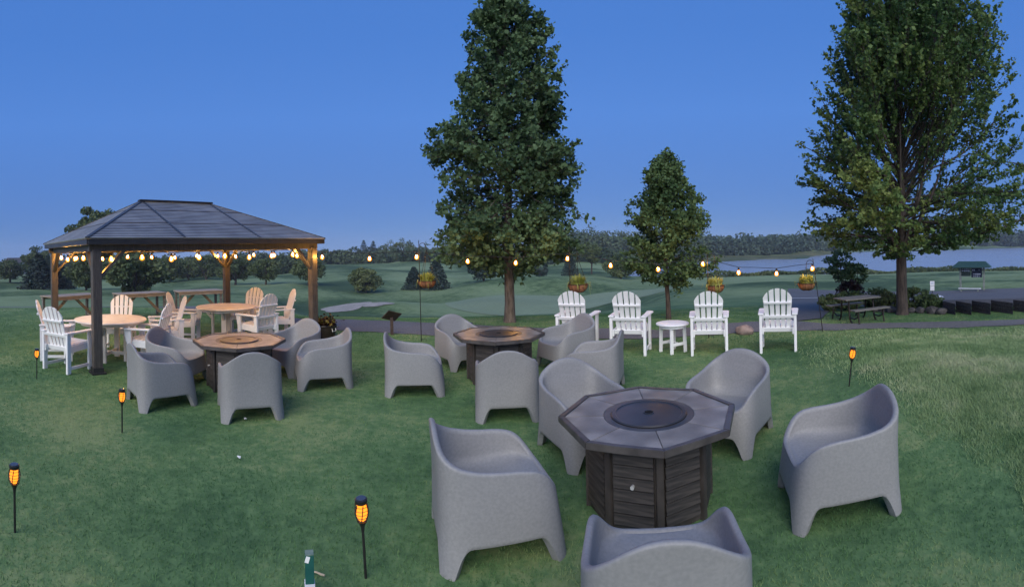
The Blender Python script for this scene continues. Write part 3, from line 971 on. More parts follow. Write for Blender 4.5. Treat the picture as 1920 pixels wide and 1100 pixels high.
for x, RR in ((R0.x, R0), (R1.x, R1)):
    for y in (e0y, e1y):
        b = MB(); b.bar(Vector((x, y, EZ)) + up, RR + up, .05, .022); b.build('roof_batten', 'roof_trim', gaz)
b = MB(); b.bar(R0 + Vector((-.07, 0, .03)), R1 + Vector((.07, 0, .03)), .16, .04); b.build('ridge_cap', 'roof_trim', gaz, bevel=.008)
for a, c in ((cE[0], R0), (cE[3], R0), (cE[1], R1), (cE[2], R1)):
    dn = Vector((0, 0, -.05))
    b = MB(); b.bar(a.lerp(c, .06) + dn, c + dn, .05, .08); b.build('hip_rafter', 'gazebo_wood', gaz)
for x in np.linspace(.5, GL - .5, 6):
    for y in (e0y, e1y):
        f = min(1, (x - e0x) / (R0.x - e0x), (e1x - x) / (e1x - R1.x))
        A = Vector((x, y, EZ)); Bt = Vector((x, GD / 2, RZ))
        b = MB(); b.bar(A.lerp(Bt, .06) + Vector((0, 0, -.045)), A.lerp(Bt, .97 * f) + Vector((0, 0, -.045)), .04, .06); b.build('rafter', 'gazebo_wood', gaz)

# bulbs: one mesh each for socket and globe, shared
def bulb_meshes(parent):
    s = MB(); s.lathe([(.008, .045), (.017, .04), (.019, .0), (.016, -.012)], 12)
    so = s.build('bulb', 'cable_black', parent, smooth=40)
    g = MB(); g.lathe([(.013, -.012), (.020, -.028), (.030, -.048), (.034, -.066), (.030, -.085), (.018, -.098), (.004, -.102)], 16)
    g.v = [(x * 1.25, y * 1.25, z * 1.12) for x, y, z in g.v]
    g.build('globe', 'bulb_glass', so, smooth=60)
    g = MB(); g.lathe([(.002, -.030), (.0125, -.050), (.0115, -.070), (.002, -.086)], 6)
    g.build('filament', 'bulb_glow', so, smooth=60)
    return so
gs = empty('string_lights', GP(0, 0, 2.0), 0, 'string of glowing amber globe bulbs hung round the inside of the gazebo', 'string lights')
base = GP(0, 0, 2.0)
loop = []
ins = .10
for (x0, y0, x1, y1, nbu) in ((ins, ins, GL - ins, ins, 8), (GL - ins, ins, GL - ins, GD - ins, 4), (GL - ins, GD - ins, ins, GD - ins, 7), (ins, GD - ins, ins, ins, 5)):
    for k in range(nbu):
        u = (k + .35) / nbu
        loop.append((x0 + (x1 - x0) * u, y0 + (y1 - y0) * u))
bulb_src = None
pts = []
for k, (x, y) in enumerate(loop):
    p = GP(x, y, 1.945 + .02 * math.sin(k * 2.1)) - base
    pts.append(p)
    if bulb_src is None:
        bulb_src = bulb_meshes(gs); bulb_src.location = p + Vector((0, 0, -.04))
    else:
        c = copy_tree(bulb_src, gs); c.location = p + Vector((0, 0, -.04))
cab = MB()
path = []
for k, p in enumerate(pts + [pts[0]]):
    if k:
        q = (path[-1] + p) / 2 + Vector((0, 0, .03)); path.append(q)
    path.append(p)
cab.tube(path, .006, 5); cab.build('cable', 'cable_black', gs)

# string across the garden from the gazebo to the last hook
BULBS = [(604, 482), (693, 485), (781, 482), (877, 490), (967, 493), (1064, 485), (1145, 498), (1234, 505), (1318, 495), (1385, 511), (1456, 513), (1523, 504)]
RP = ([585, 785, 1070, 1326, 1530], [9.95, 9.7, 9.45, 9.55, 9.8])
g2 = empty('string_lights', pt(585, 470, 9.95), 0, 'string of glowing amber bulbs strung across the garden between the basket poles', 'string lights')
b2 = g2.location.copy()
path = [pt(585, 466, 9.95) - b2]
for px, py in BULBS:
    p = pt(px, py, float(np.interp(px, *RP))) - b2 + Vector((0, 0, .066))
    c = copy_tree(bulb_src, g2); c.location = p
    path.append(path[-1].lerp(p + Vector((0, 0, .05)), .5) + Vector((0, 0, .005)))
    path.append(p + Vector((0, 0, .045)))
cab = MB(); cab.tube(path, .006, 5); cab.build('cable', 'cable_black', g2)

# ------------------------------------------------------------------ round tables and chairs under the gazebo
def round_table(x, y, lab, R=.66):
    t = empty('round_table', (x, y, gz(x, y)), rad(25), lab, 'table', 'round tables under the gazebo')
    b = MB(); b.lathe([(.02, .715), (R - .02, .715), (R, .722), (R + .004, .735), (R - .004, .748), (R - .03, .752), (.02, .752)], 56); b.build('table_top', 'cedar_white', t, smooth=40)
    b = MB(); b.lathe([(R - .16, .66), (R - .12, .66), (R - .12, .716), (R - .16, .716)], 40); b.build('apron', 'cedar_white', t, smooth=40)
    for k in range(4):
        a = k * math.pi / 2
        cx, sx = math.cos(a), math.sin(a)
        b = MB(); b.bar((.30 * cx, .30 * sx, 0), (.30 * cx, .30 * sx, .70), .10, .05, (cx, sx, 0)); b.build('leg', 'cedar_white', t, bevel=.005)
        b = MB(); b.bar((.32 * cx, .32 * sx, .50), (.50 * cx, .50 * sx, .70), .035, .05); b.build('brace', 'cedar_white', t, bevel=.003)
        b = MB(); b.bar((.02 * cx, .02 * sx, .14), (.27 * cx, .27 * sx, .14), .035, .06); b.build('stretcher', 'cedar_white', t, bevel=.003)
    return t
round_table(-6.49, 5.61, 'round pale patio table behind the heavy dark gazebo post nearest the torches')
round_table(-5.91, 8.43, 'round pale patio table under the gazebo nearer the flower tub')
G2 = 'white slatted chairs round the gazebo tables'
for (x, y), f, lab in (
    ((-6.45, 4.62), (-.15, .99), 'white slatted chair with its back to us, left of the heavy gazebo post'),
    ((-7.22, 4.95), (.62, .78), 'amber-lit slatted chair behind the white one at the gazebo corner, in side view'),
    ((-7.08, 6.36), (.62, -.78), 'amber-lit slatted chair facing us across the round table nearest the torches'),
    ((-5.74, 5.84), (-.93, -.35), 'white slatted chair behind a grey tub chair, back to us, at the first round table'),
    ((-6.27, 6.88), (-.65, -.76), 'slatted chair seen edge-on between the two round gazebo tables'),
    ((-6.74, 8.02), (.89, .45), 'amber-lit slatted chair facing right toward the second round gazebo table'),
    ((-5.93, 9.34), (.02, -1), 'amber-lit slatted chair facing us behind the second round gazebo table'),
    ((-4.98, 8.22), (-.96, .28), 'pale slatted chair with its back to us at the second round gazebo table'),
    ((-5.08, 9.27), (-.74, -.67), 'amber-lit slatted chair seen edge-on beside the gazebo post near the flower tub')):
    o = place_slat(x, y, f, lab, G2)
    o.scale = (.96, .96, .96)

# ------------------------------------------------------------------ long serving tables beyond the gazebo
def long_table(x0, y0, x1, y1, lab):
    L = math.hypot(x1 - x0, y1 - y0)
    cx, cy = (x0 + x1) / 2, (y0 + y1) / 2
    t = empty('long_table', (cx, cy, gz(cx, cy)), math.atan2(y1 - y0, x1 - x0), lab, 'table', 'long wooden tables beyond the gazebo')
    for k in range(5):
        b = MB(); b.box((0, -.30 + .15 * k, .735), (L, .142, .035)); b.build('plank', 'table_wood', t, bevel=.004)
    for s in (-1, 1):
        b = MB(); b.box((0, s * .33, .68), (L - .06, .035, .085)); b.build('side_rail', 'table_wood', t)
        for s2 in (-1, 1):
            b = MB(); b.bar((s * (L / 2 - .07), s2 * .28, 0), (s * (L / 2 - .07), s2 * .28, .715), .07, .07, (1, 0, 0)); b.build('leg', 'grey_wood', t)
        b = MB(); b.bar((s * .08, 0, .70), (s * (L / 2 - .10), 0, .12), .04, .08); b.build('brace', 'table_wood', t)
        b = MB(); b.bar((s * (L / 2 - .07), -.24, .12), (s * (L / 2 - .07), .24, .12), .04, .07); b.build('stretcher', 'table_wood', t)
    return t
long_table(-11.2, 7.30, -11.15, 9.0, 'long plank table beyond the gazebo, behind the heavy dark post')
long_table(-10.72, 9.5, -10.12, 10.95, 'long plank table beyond the gazebo, middle one of three')
long_table(-9.82, 11.25, -8.95, 12.45, 'long plank table beyond the gazebo, end one toward the fairway')

# ------------------------------------------------------------------ small solar torches
def make_torch():
    root = empty('solar_torch')
    b = MB(); b.tube([(0, 0, -.03), (0, 0, .285)], [.0085, .0085], 8); b.build('stake', 'torch_black', root, smooth=40)
    b = MB(); b.lathe([(.009, .275), (.012, .30), (.022, .325), (.027, .335)], 16); b.build('cup', 'torch_black', root, smooth=40)
    def rr(z):
        u = (z - .33) / .10
        return .026 + .016 * math.sin(min(1, u * 1.05) * math.pi * .72) - .004 * max(0, u - .6)
    for k in range(6):
        a0 = k * math.pi / 3
        b = MB(); b.tube([(rr(z) * math.cos(a0 + (z - .33) * 4), rr(z) * math.sin(a0 + (z - .33) * 4), z) for z in np.linspace(.33, .437, 7)], .0032, 5); b.build('cage_rib', 'torch_black', root)
    for k in range(5):
        z = .345 + k * .02
        b = MB(); b.tube([(rr(z) * math.cos(a), rr(z) * math.sin(a), z) for a in np.linspace(0, 2 * math.pi, 17)], .0018, 4, cap=False); b.build('cage_ring', 'torch_black', root)
    b = MB(); b.lathe([(.008, .333), (.022, .345), (.032, .37), (.033, .40), (.028, .425), (.012, .434)], 14); b.build('flame_lamp', 'flame_glow', root, smooth=60)
    b = MB(); b.lathe([(.018, .432), (.032, .438), (.037, .450), (.037, .462), (.030, .466)], 20); c = b.build('cap', 'torch_black', root, smooth=40)
    b = MB(); b.lathe([(.004, .4662), (.029, .4662), (.029, .469), (.004, .470)], 20); b.build('solar_panel', 'solar_glass', c, smooth=40)
    return root
torch0 = make_torch()
TORCH = [((28, 1000), .0, 'small black solar torch glowing orange, alone at the left edge of the lawn'),
         ((686, 1085), -.045, 'small black solar torch glowing orange on the open lawn beside the green stake'),
         ((229, 812), .01, 'small black solar torch glowing orange beside a tub chair at the amber-lit table'),
         ((69, 711), .03, 'small black solar torch glowing orange beside a white slatted chair at the gazebo'),
         ((1592, 725), -.13, 'small black solar torch glowing orange, leaning, on the lawn near the picnic table'),
         ((884, 650), .0, 'small solar torch showing only its glowing head behind the middle fire table')]
for k, ((px, py), ln, lab) in enumerate(TORCH):
    o = torch0 if k == 0 else copy_tree(torch0)
    o.location = hit(px, py)
    o.rotation_euler = (0, ln, k * .7)
    tag(o, lab, 'torch', 'solar torches stuck in the lawn')

# ------------------------------------------------------------------ shepherd hooks and hanging baskets
def leaf_quads(P, size, squash=1.0, up=0.0, aspect=.6):
    """leaf-shaped four-point faces at the points P"""
    n = len(P)
    d = rng.normal(size=(n, 3)); d[:, 2] = d[:, 2] * squash + up
    d /= np.linalg.norm(d, axis=1)[:, None] + 1e-9
    e = rng.normal(size=(n, 3)); e -= (e * d).sum(1)[:, None] * d
    e /= np.linalg.norm(e, axis=1)[:, None] + 1e-9
    nn = np.cross(d, e)
    s = size * rng.uniform(.65, 1.3, n)[:, None]
    V = np.empty((n, 4, 3))
    V[:, 0] = P - d * s * .5
    V[:, 1] = P + e * s * aspect * .5 + nn * s * .08
    V[:, 2] = P + d * s * .5 - nn * s * .05
    V[:, 3] = P - e * s * aspect * .5 + nn * s * .08
    return V.reshape(-1, 3), np.arange(4 * n).reshape(-1, 4)

def basket_plant(parent, n=260, R=.17, h=.24, seed=0):
    V = []; Fs = []
    k = 0
    for i in range(n):
        a = rng.uniform(0, 2 * math.pi); r0 = R * .8 * math.sqrt(rng.random())
        hh = h * rng.uniform(.4, 1.0) * (1.1 - .6 * r0 / R)
        out = rng.uniform(.1, 1.0) * .10
        w = rng.uniform(.006, .012)
        b0 = np.array([r0 * math.cos(a), r0 * math.sin(a), .02])
        tip = b0 + np.array([out * math.cos(a), out * math.sin(a), hh])
        mid = (b0 + tip) / 2 + np.array([0, 0, .05])
        if rng.random() < .05:
            tip = b0 + np.array([.16 * math.cos(a), .16 * math.sin(a), -rng.uniform(.05, .25)]); mid = b0 + np.array([.12 * math.cos(a), .12 * math.sin(a), .05])
        side = np.array([-math.sin(a), math.cos(a), 0]) * w
        V += [b0 - side * .5, b0 + side * .5, mid + side, mid - side, tip]
        Fs += [(k, k + 1, k + 2), (k, k + 2, k + 3), (k + 3, k + 2, k + 4)]
        k += 5
    return np_mesh('foliage', np.array(V), np.array(Fs), 'leaf_lime', parent)

HOOKS = [  # base px, py, top z, lean px, basket side, plan distance, label ends
    ((790, 640), 2.10, (785, 450), 1, 'slim black basket pole standing by the path, nearest the gazebo', 'coir basket of lime foliage hanging on the pole nearest the gazebo', (802, 540)),
    ((1072, 653), 1.95, (1067, 462), 1, 'slim black basket pole behind the first white slatted chair of the row', 'coir basket of lime foliage hanging above the first white slatted chair of the row', (1086, 548)),
    ((1329, 634), 1.78, (1326, 472), 1, 'slim black basket pole behind the third white slatted chair of the row', 'coir basket of lime foliage peeking over the third white slatted chair of the row', (1330, 549)),
    ((1543, 622), 1.60, (1524, 485), -1, 'slim black leaning basket pole at the road, near the picnic table', 'coir basket of lime foliage hanging near the road and the picnic table', (1519, 544)),
]
for k, (bp_, H, tp, s, lab, blab, bk) in enumerate(HOOKS):
    B0 = hit(*bp_)
    rr = math.hypot(B0.x, B0.y)
    top = pt(tp[0], tp[1], rr)
    h = empty('shepherd_hook', B0, 0, lab, 'pole', 'poles that carry the baskets and the string lights')
    et = Vector((math.cos(TH(tp[0])), -math.sin(TH(tp[0])), 0))
    d = top - B0
    b = MB(); b.tube([(0, 0, -.02), d * .5, d], [.009, .008, .007], 8); b.build('pole', 'hook_metal', h, smooth=40)
    hookp = []
    for q in range(9):
        a = math.pi * q / 8
        hookp.append(d * .94 + et * s * (.075 - .075 * math.cos(a)) + Vector((0, 0, .085 * math.sin(a) - .02)))
    hookp.append(hookp[-1] + Vector((0, 0, -.06))); hookp.append(hookp[-1] + et * s * .02 + Vector((0, 0, -.02)))
    b = MB(); b.tube(hookp, .006, 6); b.build('hook', 'hook_metal', h, smooth=40)
    b = MB(); b.tube([(0, 0, .05), et * s * .10 + Vector((0, 0, .05)), et * s * .10 + Vector((0, 0, -.04))], .005, 6); b.build('foot_prong', 'hook_metal', h)
    bpz = pt(bk[0], bk[1], rr)
    hk = B0 + hookp[-2]
    bz = Vector((hk.x, hk.y, bpz.z))
    bt = empty('hanging_basket', bz, 0, blab, 'flower basket', 'hanging baskets on the poles')
    b = MB(); b.lathe([(.05, 0), (.10, .012), (.15, .05), (.175, .10), (.185, .15), (.17, .155), (.15, .13), (.02, .12)], 28, wob=lambda a: .025 * math.sin(9 * a)); b.build('liner', 'coir', bt, smooth=50)
    for q in range(8):
        a = q * math.pi / 4
        b = MB(); b.tube([((r + .005) * math.cos(a), (r + .005) * math.sin(a), z) for r, z in ((.05, -.004), (.10, .008), (.153, .048), (.18, .10), (.19, .155))], .004, 4); b.build('wire_rib', 'hook_metal', bt)
    b = MB(); b.tube([(.192 * math.cos(a), .192 * math.sin(a), .155) for a in np.linspace(0, 2 * math.pi, 25)], .005, 5, cap=False); b.build('wire_rim', 'hook_metal', bt)
    topc = hk - bz
    for q in range(3):
        a = q * 2 * math.pi / 3 + .4
        b = MB(); b.tube([(.19 * math.cos(a), .19 * math.sin(a), .155), topc], .004, 4); b.build('chain', 'hook_metal', bt)
    f = basket_plant(bt, seed=k); f.location = (0, 0, .12)

# ------------------------------------------------------------------ planter tub, plaque, stake, litter, boulder
p = hit(606, 634); p = at(606, 10.35)
pl = empty('planter_tub', p, rad(30), 'black tub planter with metal handles and dark speckled foliage behind the gazebo post', 'planter')
b = MB(); b.lathe([(.20, 0), (.215, .01), (.275, .29), (.29, .30), (.285, .31), (.262, .305), (.25, .26), (.02, .25)], 36); b.build('tub', 'tub_black', pl, smooth=35)
for z, r in ((.07, .232), (.22, .263)):
    b = MB(); b.lathe([(r - .002, z), (r + .004, z + .002), (r + .007, z + .024), (r, z + .026)], 36); b.build('hoop', 'tub_black', pl, smooth=35)
th_ = math.atan2(p.x, p.y)
for q in (math.pi * 1.5 - rad(30) - th_ + .75, math.pi * 1.5 - rad(30) - th_ - .75):
    b = MB(); c, s = math.cos(q), math.sin(q)
    b.tube([(.285 * c - .05 * s, .285 * s + .05 * c, .25), (.30 * c - .05 * s, .30 * s + .05 * c, .19), (.30 * c + .05 * s, .30 * s - .05 * c, .19), (.285 * c + .05 * s, .285 * s - .05 * c, .25)], .008, 6); b.build('handle', 'steel', pl, smooth=40)
P = rng.normal(size=(420, 3)) * np.array([.11, .11, .07]) + np.array([0, 0, .35])
V, Fq = leaf_quads(P, .075, .6, .2, .8)
np_mesh('foliage', V, Fq, 'leaf_coleus', pl)

p = hit(735, 628)
sg = empty('plaque', p, -math.atan2(p.x, p.y), 'small tilted brown plaque on a post beside the path', 'sign')
b = MB(); b.box((0, 0, .19), (.07, .05, .42)); b.build('post', 'plaque_brown', sg, bevel=.004)
b = MB(); b.box((0, -.01, .43), (.36, .30, .02), rz=.55, rx=-.70, ry=.28); b.build('panel', 'plaque_brown', sg, bevel=.004)

p = at(569, 2.57)
sk = empty('marker_stake', p, rad(28), 'short square green stake with white foot stuck in the lawn', 'stake')
b = MB(); b.box((0, 0, .045), (.056, .05, .13)); b.build('foot', 'stake_white', sk, bevel=.002)
b = MB(); b.box((0, 0, .185), (.048, .045, .155)); b.build('shaft', 'stake_green', sk, bevel=.002)
b = MB(); b.box((0, 0, .266), (.046, .043, .006)); b.build('top', 'stake_top', sk)
b = MB(); b.box((-.012, -.0235, .243), (.022, .002, .034), ry=.3); b.build('tape', 'paper', sk)
a, c = hit(584, 1079), hit(609, 1086)
b = MB(); v = c - a
b.tube([(0, 0, .02), v * .35 + Vector((.0, .004, .022)), v * .7 + Vector((0, 0, .021)), v + Vector((0, 0, .022))], [.005, .0055, .006, .0055], 6)
tag(b.build('twig', 'twig', None, a, smooth=40), 'short pale broken twig lying on the lawn by the green stake', 'twig')
for (px, py), lab in (((460, 790), 'crumpled white paper scrap on the grass before a tub chair'), ((448, 864), 'tiny white paper scrap alone on the open lawn')):
    P0 = hit(px, py)
    b = MB()
    vs = [(.025 * math.cos(a) * rng.uniform(.6, 1.2), .02 * math.sin(a) * rng.uniform(.6, 1.2), .03 + rng.uniform(-.006, .01)) for a in np.linspace(0, 2 * math.pi, 9)[:-1]]
    b.add(vs + [(0, 0, .042), (0, 0, .022)], [(i, (i + 1) % 8, 8) for i in range(8)] + [((i + 1) % 8, i, 9) for i in range(8)])
    tag(b.build('paper_scrap', 'paper', None, P0), lab, 'paper')

def boulder(name, p, sx, sy, sz, m, lab=None, cat='rock', grp=None, parent=None, seed=1):
    bm = bmesh.new()
    bmesh.ops.create_icosphere(bm, subdivisions=3, radius=1)
    r2 = np.random.default_rng(seed)
    dirs = r2.normal(size=(14, 3)); dirs /= np.linalg.norm(dirs, axis=1)[:, None]
    offs = r2.uniform(.62, .95, 14)
    for v in bm.verts:
        c = np.array(v.co)
        for dd, oo in zip(dirs, offs):
            q = c @ dd
            if q > oo:
                c = c - dd * (q - oo) * .85
        v.co = Vector((c[0] * sx, c[1] * sy, c[2] * sz))
    me = bpy.data.meshes.new(name); bm.to_mesh(me); bm.free()
    me.materials.append(MATS[m])
    me.polygons.foreach_set('use_smooth', [True] * len(me.polygons)); me.set_sharp_from_angle(angle=rad(28))
    o = bpy.data.objects.new(name, me); col.objects.link(o)
    o.location = p + Vector((0, 0, sz * .55))
    o.rotation_euler = (0, 0, seed * 1.3)
    if lab:
        tag(o, lab, cat, grp)
    return o
boulder('boulder', at(1393, 9.85), .21, .17, .145, 'rock', 'pinkish rounded boulder at the path edge between two white slatted chairs', seed=4)

# ------------------------------------------------------------------ trees
def rot_to(v, ang, az):
    """turn unit vector v away by ang, in direction az around it"""
    v = Vector(v).normalized()
    o = v.orthogonal().normalized()
    o.rotate(Matrix.Rotation(az, 3, v))
    return (v * math.cos(ang) + o * math.sin(ang)).normalized()

class Tree:
    def __init__(s, base, px):
        s.base = Vector(base); s.wood = MB(); s.leaf = []
        t = TH(px)
        s.right = Vector((math.cos(t), -math.sin(t), 0))
    def limit(s, p, prof):
        """allowed plan radius at the height of p (profile rows: height, left, right)"""
        h = p.z
        l = np.interp(h, [q[0] for q in prof], [q[1] for q in prof]); r = np.interp(h, [q[0] for q in prof], [q[2] for q in prof])
        pl = Vector((p.x, p.y, 0))
        if pl.length < 1e-4:
            return max(l, r)
        c = pl.normalized().dot(s.right)
        return l + (r - l) * (1 + c) / 2 if abs(c) < .999 else (r if c > 0 else l)
    def leaves_at(s, a, b, n, spread):
        a = np.array(a); b = np.array(b)
        u = rng.random((n, 1))
        s.leaf.append(a + (b - a) * u + rng.normal(0, spread, (n, 3)))
    def finish(s, name, label, cat, lm, lsize, bark, group=None, aspect=.75, squash=.7, up=-.15):
        root = empty(name, s.base, 0, label, cat, group)
        s.wood.build('trunk', bark, root, smooth=60, fix=False)
        P = np.concatenate(s.leaf)
        V, Fq = leaf_quads(P, lsize, squash, up, aspect)
        np_mesh('crown', V, Fq, lm, root)
        return root

def branchy(tr, trunk_pts, trunk_r, prof, n_br, h0, h1, el_lo, el_hi, dens, lpt, spread, sag=0.0, twig_len=.35, wood_r=.022, fill=.25, tw_ang=(.5, 1.1), skew=.9, reach=(.80, 1.06), sec=(3, .45), sec_ang=(.45, .95), wob=.10, el_pow=1.0, hollow=0.0):
    """limbs from the trunk out to the outline, side limbs, twigs along them, leaves along the twigs (dens twigs per metre)"""
    tp = [Vector(p) for p in trunk_pts]
    tr.wood.tube(tp, trunk_r, 12)
    zs = [p.z for p in tp]
    def on_trunk(h):
        return Vector((np.interp(h, zs, [p.x for p in tp]), np.interp(h, zs, [p.y for p in tp]), h))
    step = .15
    def grow(p, d, maxlen, rc_, sag=sag):
        pts = [p.copy()]
        L = 0.0
        while L < maxlen:
            d = (d + Vector((0, 0, (-sag + .07 * L * (sag < 0)) * step)) + Vector(rng.normal(0, wob, 3))).normalized()
            q = pts[-1] + d * step
            if Vector((q.x, q.y, 0)).length > tr.limit(q, prof) * rc_ or q.z > prof[-1][0]:
                break
            pts.append(q); L += step
        while len(pts) < 3:
            pts.append(pts[-1] + d * .09)
        return pts
    def wood(pts, r0):
        q = pts[::2] + ([pts[-1]] if len(pts) % 2 == 0 else [])
        tr.wood.tube(q, list(np.linspace(r0, .004, len(q))), 5, cap=False)
    def dress(pts, v0):
        L = step * (len(pts) - 1)
        nt = max(2, int(dens * L * (1 - v0)))
        for j in range(nt):
            v = v0 + (1 - v0) * (j + rng.random()) / nt
            i = min(len(pts) - 2, int(v * (len(pts) - 1)))
            a = pts[i].lerp(pts[i + 1], rng.random())
            td = rot_to((pts[i + 1] - pts[i]).normalized(), rng.uniform(*tw_ang), rng.uniform(0, 2 * math.pi))
            b = a + td * twig_len * rng.uniform(.4, 1.3) * (1.15 - .5 * v)
            tr.leaves_at(a.lerp(b, .2), b, max(2, int(lpt * rng.uniform(.3, 1.7))), spread)
        tr.leaves_at(pts[-2], pts[-1] + (pts[-1] - pts[-2]) * .6, int(lpt), spread * .8)
    for k in range(n_br):
        u = (k + rng.random()) / n_br
        h = h0 + (h1 - h0) * u ** skew
        az = k * 2.39996 + rng.normal(0, .5)
        el = el_lo + (el_hi - el_lo) * u ** el_pow + rng.normal(0, .14)
        d = Vector((math.cos(az) * math.cos(el), math.sin(az) * math.cos(el), math.sin(el)))
        sg = sag if (sag >= 0 or u > .38) else .03
        pts = grow(on_trunk(h), d, 9, rng.uniform(*reach), sg)
        L = step * (len(pts) - 1)
        wood(pts, wood_r * (.4 + .6 * min(1, L / 2.5)) * (1.2 - .6 * u))
        dress(pts, fill + hollow * max(0, u - .4))
        for q in range(int(sec[0] * L * rng.uniform(.6, 1.3))):
            v = rng.uniform(.22, .88)
            i = min(len(pts) - 2, int(v * (len(pts) - 1)))
            sd_ = rot_to((pts[i + 1] - pts[i]).normalized(), rng.uniform(*sec_ang), rng.uniform(0, 2 * math.pi))
            p2 = grow(pts[i], sd_, max(.3, L * (1 - v) * sec[1] + .25) * rng.uniform(.6, 1.3), rng.uniform(*reach), sg)
            wood(p2, wood_r * .35)
            dress(p2, .15)

# tall linden
S = 72.7
def prof_px(rows, cx, by, s):
    return [((by - y) / s, (cx - l) / s, (r - cx) / s) for y, l, r in rows]
P1 = prof_px([(515, 935, 975), (500, 890, 1020), (480, 815, 1085), (455, 782, 1104), (430, 782, 1102), (400, 800, 1085), (375, 818, 1078), (340, 822, 1080), (300, 804, 1086), (262, 806, 1078), (238, 822, 1070), (222, 852, 1064), (180, 858, 1062), (130, 864, 1054), (80, 870, 1042), (45, 886, 1028), (20, 901, 1010), (2, 917, 990), (-8, 934, 972), (-14, 947, 960)], 953, 603, S)
t1 = Tree(at(953, 12.1), 953)
branchy(t1, [(0, 0, -.1), (0, 0, .12), (.01, 0, .5), (0, .01, 1.3), (.02, 0, 3), (0, 0, 5.5), (.0, 0, 8.3)], [.19, .15, .128, .12, .095, .06, .012], P1, 175, 1.22, 8.0, -.02, 1.0, 7.5, 10, .05, sag=.20, twig_len=.34, fill=.25, skew=1.0, reach=(.88, 1.08), sec=(3.0, .6))
t1.finish('linden_tree', 'tall dense pyramid-shaped linden tree standing at the path', 'tree', 'leaf_linden', .118, 'bark', up=-.35)

# young maple beyond the side table
P2 = prof_px([(548, 1240, 1262), (530, 1205, 1295), (505, 1168, 1322), (470, 1166, 1338), (430, 1170, 1332), (400, 1180, 1322), (370, 1190, 1310), (345, 1202, 1294), (320, 1215, 1280), (305, 1224, 1269), (292, 1234, 1259), (281, 1242, 1251)], 1247, 600, 74)
t2 = Tree(at(1251, 11.9), 1251)
branchy(t2, [(0, 0, -.1), (.0, 0, .1), (-.01, 0, .5), (-.04, 0, 1.0), (-.05, 0, 2), (-.04, 0, 3.2), (-.04, 0, 4.2)], [.085, .068, .058, .055, .045, .028, .008], P2, 100, .86, 3.2, .0, 1.4, 10.0, 10, .042, sag=-.05, twig_len=.26, wood_r=.015, fill=.2, tw_ang=(.3, .95), skew=1.0, el_pow=1.1, reach=(.78, 1.22), sec=(3.0, .7), sec_ang=(.25, .55))
t2.finish('young_maple', 'smaller leafy maple tree behind the white side table, lake beyond it', 'tree', 'leaf_young', .088, 'bark_dark', up=-.1)

# spreading maple on the right
P3 = prof_px([(485, 1670, 1715), (470, 1610, 1780), (452, 1555, 1850), (425, 1528, 1915), (395, 1512, 1950), (362, 1482, 1970), (330, 1495, 1985), (285, 1520, 1985), (240, 1532, 1960), (190, 1540, 1940), (140, 1556, 1915), (90, 1575, 1905), (50, 1588, 1892), (15, 1598, 1850), (-25, 1618, 1810), (-70, 1650, 1770), (-100, 1685, 1725)], 1690, 588, 71.8)
t3 = Tree(at(1690, 12.2), 1690)
branchy(t3, [(0, 0, -.1), (0, 0, .12), (0, .01, .6), (-.01, 0, 1.5), (.05, 0, 3), (.10, .05, 5.2), (.1, 0, 8.2)], [.21, .165, .145, .135, .10, .06, .01], P3, 150, 1.48, 5.0, -.12, 1.40, 8.0, 6.8, .036, sag=-.03, twig_len=.27, wood_r=.034, fill=.07, tw_ang=(.15, .55), skew=1.0, el_pow=1.0, reach=(.80, 1.16), sec=(2.2, .72), sec_ang=(.25, .55), wob=.06, hollow=.6)
for k in range(7):                            # strong rising limbs low on the trunk
    az = k * 2 * math.pi / 7 + .3
    pts = [Vector((.05 * math.cos(az), .05 * math.sin(az), 1.45 + .06 * k))]
    el = rng.uniform(.75, 1.1)
    for j in range(9):
        dd = Vector((math.cos(az) * math.cos(el), math.sin(az) * math.cos(el), math.sin(el)))
        pts.append(pts[-1] + dd * .36); el = min(1.35, el + .06)
    t3.wood.tube(pts, list(np.linspace(.062, .012, len(pts))), 7, cap=False)
t3.finish('spreading_maple', 'large spreading maple with upswept branches above the picnic table', 'tree', 'leaf_maple', .098, 'bark_dark', up=-.1)

def round_tree(px, r, w, h, lab, m='leaf_round', trunk=.18, name='broadleaf_tree', n=3600, lsize=None, dz=0.0, grp=None, bias=.5, bark='bark_dark', cat='tree'):
    p = at(px, r, dz)
    root = empty(name, p, 0, lab, cat, grp)
    b = MB()
    th = max(.05, trunk * h)
    b.tube([(0, 0, -.3), (.02 * w, 0, th), (0, .02 * w, h * .6), (0, 0, h * .85)], [.035 * w, .028 * w, .016 * w, .006 * w], 7)
    for k in range(7):
        a = k * .9; e = (.32 * w * math.cos(a), .32 * w * math.sin(a), h * rng.uniform(.5, .85))
        b.tube([(0, 0, th * rng.uniform(.9, 1.4)), (e[0] * .5, e[1] * .5, h * .42), e], [.016 * w, .011 * w, .004 * w], 5, cap=False)
    b.build('trunk', bark, root, smooth=60, fix=False)
    # clumps on an uneven dome, leaves in each
    nc = 46
    C = rng.normal(size=(nc, 3)); C /= np.linalg.norm(C, axis=1)[:, None]
    rad_ = rng.uniform(.45, 1.0, nc) ** .6
    cz0 = th + (h - th) * bias
    C = C * rad_[:, None] * np.array([w * .44, w * .44, (h - th) * .47]) + np.array([0, 0, cz0])
    idx = rng.integers(0, nc, n)
    cs = rng.uniform(.10, .17, nc)[idx][:, None] * w
    D = rng.normal(size=(n, 3)); D /= np.linalg.norm(D, axis=1)[:, None]
    P = C[idx] + D * cs * rng.random((n, 1)) ** .4 * np.array([1, 1, .75])
    P[:, 2] = np.maximum(P[:, 2], th * .8 + .02 * h)
    V, Fq = leaf_quads(P, lsize or w * .055, .8, 0, .8)
    np_mesh('crown', V, Fq, m, root)
    return root

